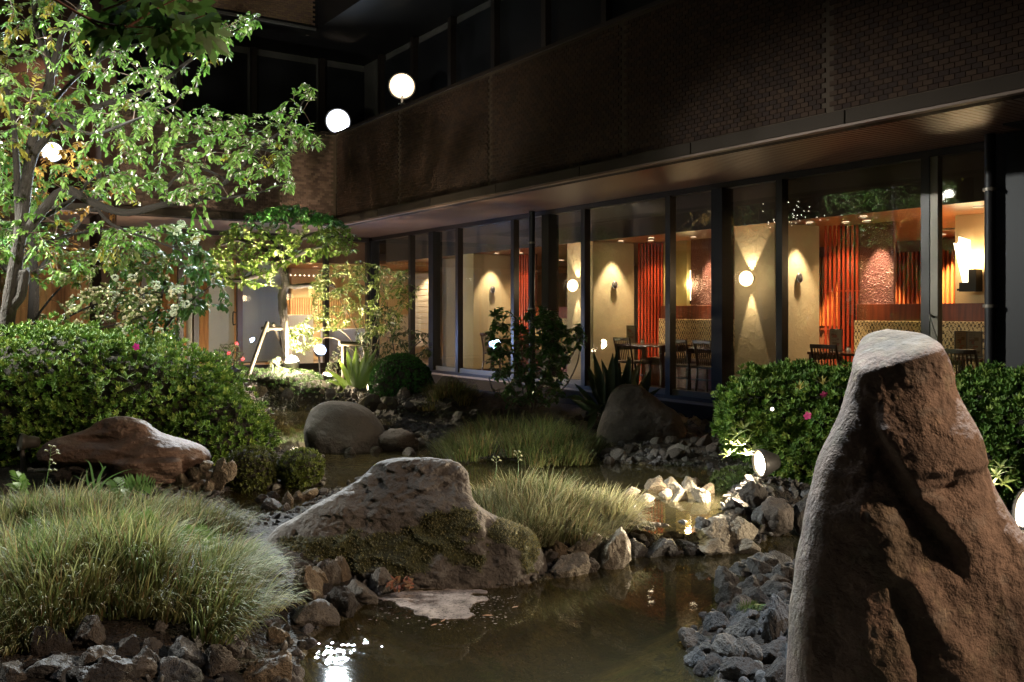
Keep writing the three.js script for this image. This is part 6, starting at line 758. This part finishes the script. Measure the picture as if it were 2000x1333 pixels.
const COOL = [0.82, 0.93, 1], CREAM = [1, 0.84, 0.62];
flood('big cold white floodlight on the inner corner of the brown parapet', at(660, 237, 18.85), at(350, 270, 9.8), COOL, 3400, 20, 30, 0.24, 0.9, 'floodlight', at(660, 262, 18.86));
flood('big warm floodlight on the parapet right of the cold white one', at(785, 168, 16.46), at(620, 1090, 6.0), CREAM, 170, 24, 30, 0.22, 0.5, 'floodlight', at(785, 204, 16.46));
flood('white floodlight glaring through the left tree', at(101, 297, 16.35), at(120, 420, 10.4), COOL, 600, 22, 26, 0.17, 0.6, 'floodlight', at(101, 320, 16.7));
flood('small reddish spotlight high behind the left tree', at(85, 72, 16.3), at(60, 400, 16.5), [1, 0.6, 0.4], 14, 60, 14, 0.09, 0.6, 'floodlight', at(85, 62, 16.65));
// out of the frame: a floodlight on the same parapet, right of the camera
flood('warm floodlight on the parapet to the right of the viewer', new V3(7.55, 5.3, 4.6), new V3(2.2, 0.0, -3.6), [1, 0.71, 0.5], 290, 34, 20, 0.2, 0.7, 'floodlight', new V3(7.55, 4.9, 4.7));
function groundLamp(label, p, face, target, c, cd, k, r, deg = 75, stake = true) { const y = groundY(p.x, p.z); return flood(label, p, p.clone().add(face), c, cd, deg, k, r, 0.8, 'ground_spotlight', stake ? new V3(p.x, Math.min(y, p.y - 0.08), p.z) : null); }
{ const p = at(570, 709, 16.5), t = groundLamp('brightest ground lamp shining under the pruned tree', p, new V3(0, 1, 0).addScaledVector(RGT, -0.12).addScaledVector(FWD, -0.05), null, CREAM, 340, 30, 0.12, 47); part('lens_dome', new THREE.SphereGeometry(0.115, 24, 12, 0, Math.PI * 2, 0, Math.PI / 2).translate(0, 0.012, 0), glow(CREAM, 20), t); bulb(t, p.clone().addScaledVector(FWD, -0.16).add(new V3(0, 0.2, 0)), CREAM, 48, 0.1); }
{ const p = at(641, 733, 16.0), t = groundLamp('smaller warm ground lamp left of the bird nest fern', p, new V3(0.1, 1, 0).addScaledVector(FWD, -0.3).addScaledVector(RGT, 0.2), null, [1, 0.8, 0.54], 110, 26, 0.09, 56); bulb(t, p.clone().addScaledVector(FWD, -0.1).add(new V3(0, 0.1, 0)), [1, 0.78, 0.5], 4, 0.06); }
{ const p = at(625, 684, 19.0), t = groundLamp('blue white lamp at the foot of the far glass', p, FWD.clone().multiplyScalar(-0.7).addScaledVector(RGT, 0.4).add(new V3(0, 0.5, 0)), null, [0.3, 0.5, 1], 26, 4, 0.12); bulb(t, p.clone().addScaledVector(FWD, -0.12).add(new V3(0, 0.1, 0)), [0.3, 0.5, 1], 7, 0.06); }
{ const p = at(1486, 905, 8.0); groundLamp('low lamp glaring sideways at the foot of the right azalea', p, RGT.clone().multiplyScalar(-0.97).addScaledVector(FWD, -0.22).add(new V3(0, -0.06, 0)), null, [1, 0.82, 0.58], 85, 30, 0.11, 82); }
{ const p = at(2010, 1000, 6.6); groundLamp('low lamp glaring sideways at the right edge of the frame', p, RGT.clone().multiplyScalar(-1).add(new V3(0, 0.2, 0)), null, [1, 0.84, 0.62], 26, 40, 0.16, 70); }
{ const p = at(1508, 800, 8.0); const t = groundLamp('tiny white spotlight peeping out of the right azalea', p, FWD.clone().multiplyScalar(-1).add(new V3(0, 0.3, 0)), null, [1, 0.9, 0.75], 0.6, 14, 0.016, 75, false); }
{ const p = at(719, 757, 15.5); groundLamp('small shaded lamp between the fern and the round bush', p, FWD.clone().multiplyScalar(-0.4).addScaledVector(RGT, -0.9), null, [1, 0.85, 0.6], 3, 10, 0.06); }
{ const p = at(42, 864, 9.05), t = thing('unlit_spotlight', 'unlit pale cylinder spotlight lying left of the reddish rock', 'spotlight', p), d = RGT.clone().multiplyScalar(-0.7).addScaledVector(FWD, -0.7).add(new V3(0, 0.1, 0)).normalize(); part('housing', new THREE.LatheGeometry([[0, -0.16], [0.05, -0.155], [0.062, -0.1], [0.062, -0.05], [0.085, -0.01], [0.088, 0.02], [0.08, 0.02], [0.078, 0], [0, 0]].map((v) => new THREE.Vector2(...v)), 24).applyQuaternion(frame(d, new V3(0, 1, 0))), M.paleBody, t); part('glass_face', new THREE.CylinderGeometry(0.077, 0.077, 0.004, 24).translate(0, 0.006, 0).applyQuaternion(frame(d, new V3(0, 1, 0))), std([0.12, 0.11, 0.09], 0.3), t); part('foot', cyl(0.02, 0.03, new V3(0, -0.05, 0), new V3(0.02, -0.32, 0.02), 10), M.paleBody, t); }
{ const r = rng(9), t = thing('fairy_lights', 'string of tiny white lights in the tree the glass mirrors', 'string lights', at(-60, 300, 12.6)); for (let i = 0; i < 46; i++) part('bulb', new THREE.SphereGeometry(0.016, 6, 5).translate((r() - 0.5) * 1.6, (r() - 0.5) * 0.5 + i * 0.008, (r() - 0.5) * 1.2), glow([1, 0.9, 0.7], 9), t); part('wire', limb([new V3(-0.8, -0.2, 0), new V3(0, 0.1, 0.3), new V3(0.8, 0.3, -0.2)], 0.004, 0.004, 4), M.black, t); }

flood('white floodlight high at the left, out of view', at(-700, -170, 9), at(1560, 790, 8.6), [0.95, 0.98, 0.93], 760, 19, 20, 0.2, 0.7, 'floodlight', at(-700, -100, 9.3));
flood('cold floodlight on a long arm from the upper storey above the viewer', new V3(4.2, 7.0, -3.6), new V3(3.15, 0.5, -2.0), [0.72, 0.86, 1], 480, 19, 20, 0.16, 0.6, 'floodlight', new V3(7.04, 7.1, -3.6));
flood('white floodlight high at the left, out of view, turned to the big tree', at(-480, 190, 6), at(260, 250, 10.6), [1, 0.98, 0.86], 135, 34, 20, 0.2, 0.6, 'floodlight', at(-480, 260, 6.1));
flood('third white floodlight high at the left, turned to the left azalea', at(-720, -60, 9.2), at(110, 650, 10.2), [0.97, 0.98, 0.86], 800, 14, 20, 0.2, 0.8, 'floodlight', at(-720, 20, 9.5));
flood('fourth white floodlight high at the left, turned to the grass mounds', at(-730, 60, 9.2), at(90, 1100, 6.0), [1, 0.97, 0.88], 560, 13, 20, 0.2, 0.8, 'floodlight', at(-730, 130, 9.5));
// lamps hidden behind the left azalea and left of the frame, which light the big tree from below
groundLamp('ground lamp hidden behind the left azalea', at(415, 695, 12.6), new V3(0, 0.85, 0).addScaledVector(RGT, -0.45).addScaledVector(FWD, -0.25), null, [1, 0.9, 0.74], 26, 20, 0.1, 62);
groundLamp('ground lamp beyond the left edge under the tree the glass mirrors', at(-90, 760, 12.3), new V3(0, 0.9, 0).addScaledVector(FWD, 0.2), null, [0.95, 1, 0.95], 120, 20, 0.1, 60);
scene.traverse((o) => { if (o.isMesh) { o.castShadow = true; o.receiveShadow = true; } });
renderer.render(scene, camera);
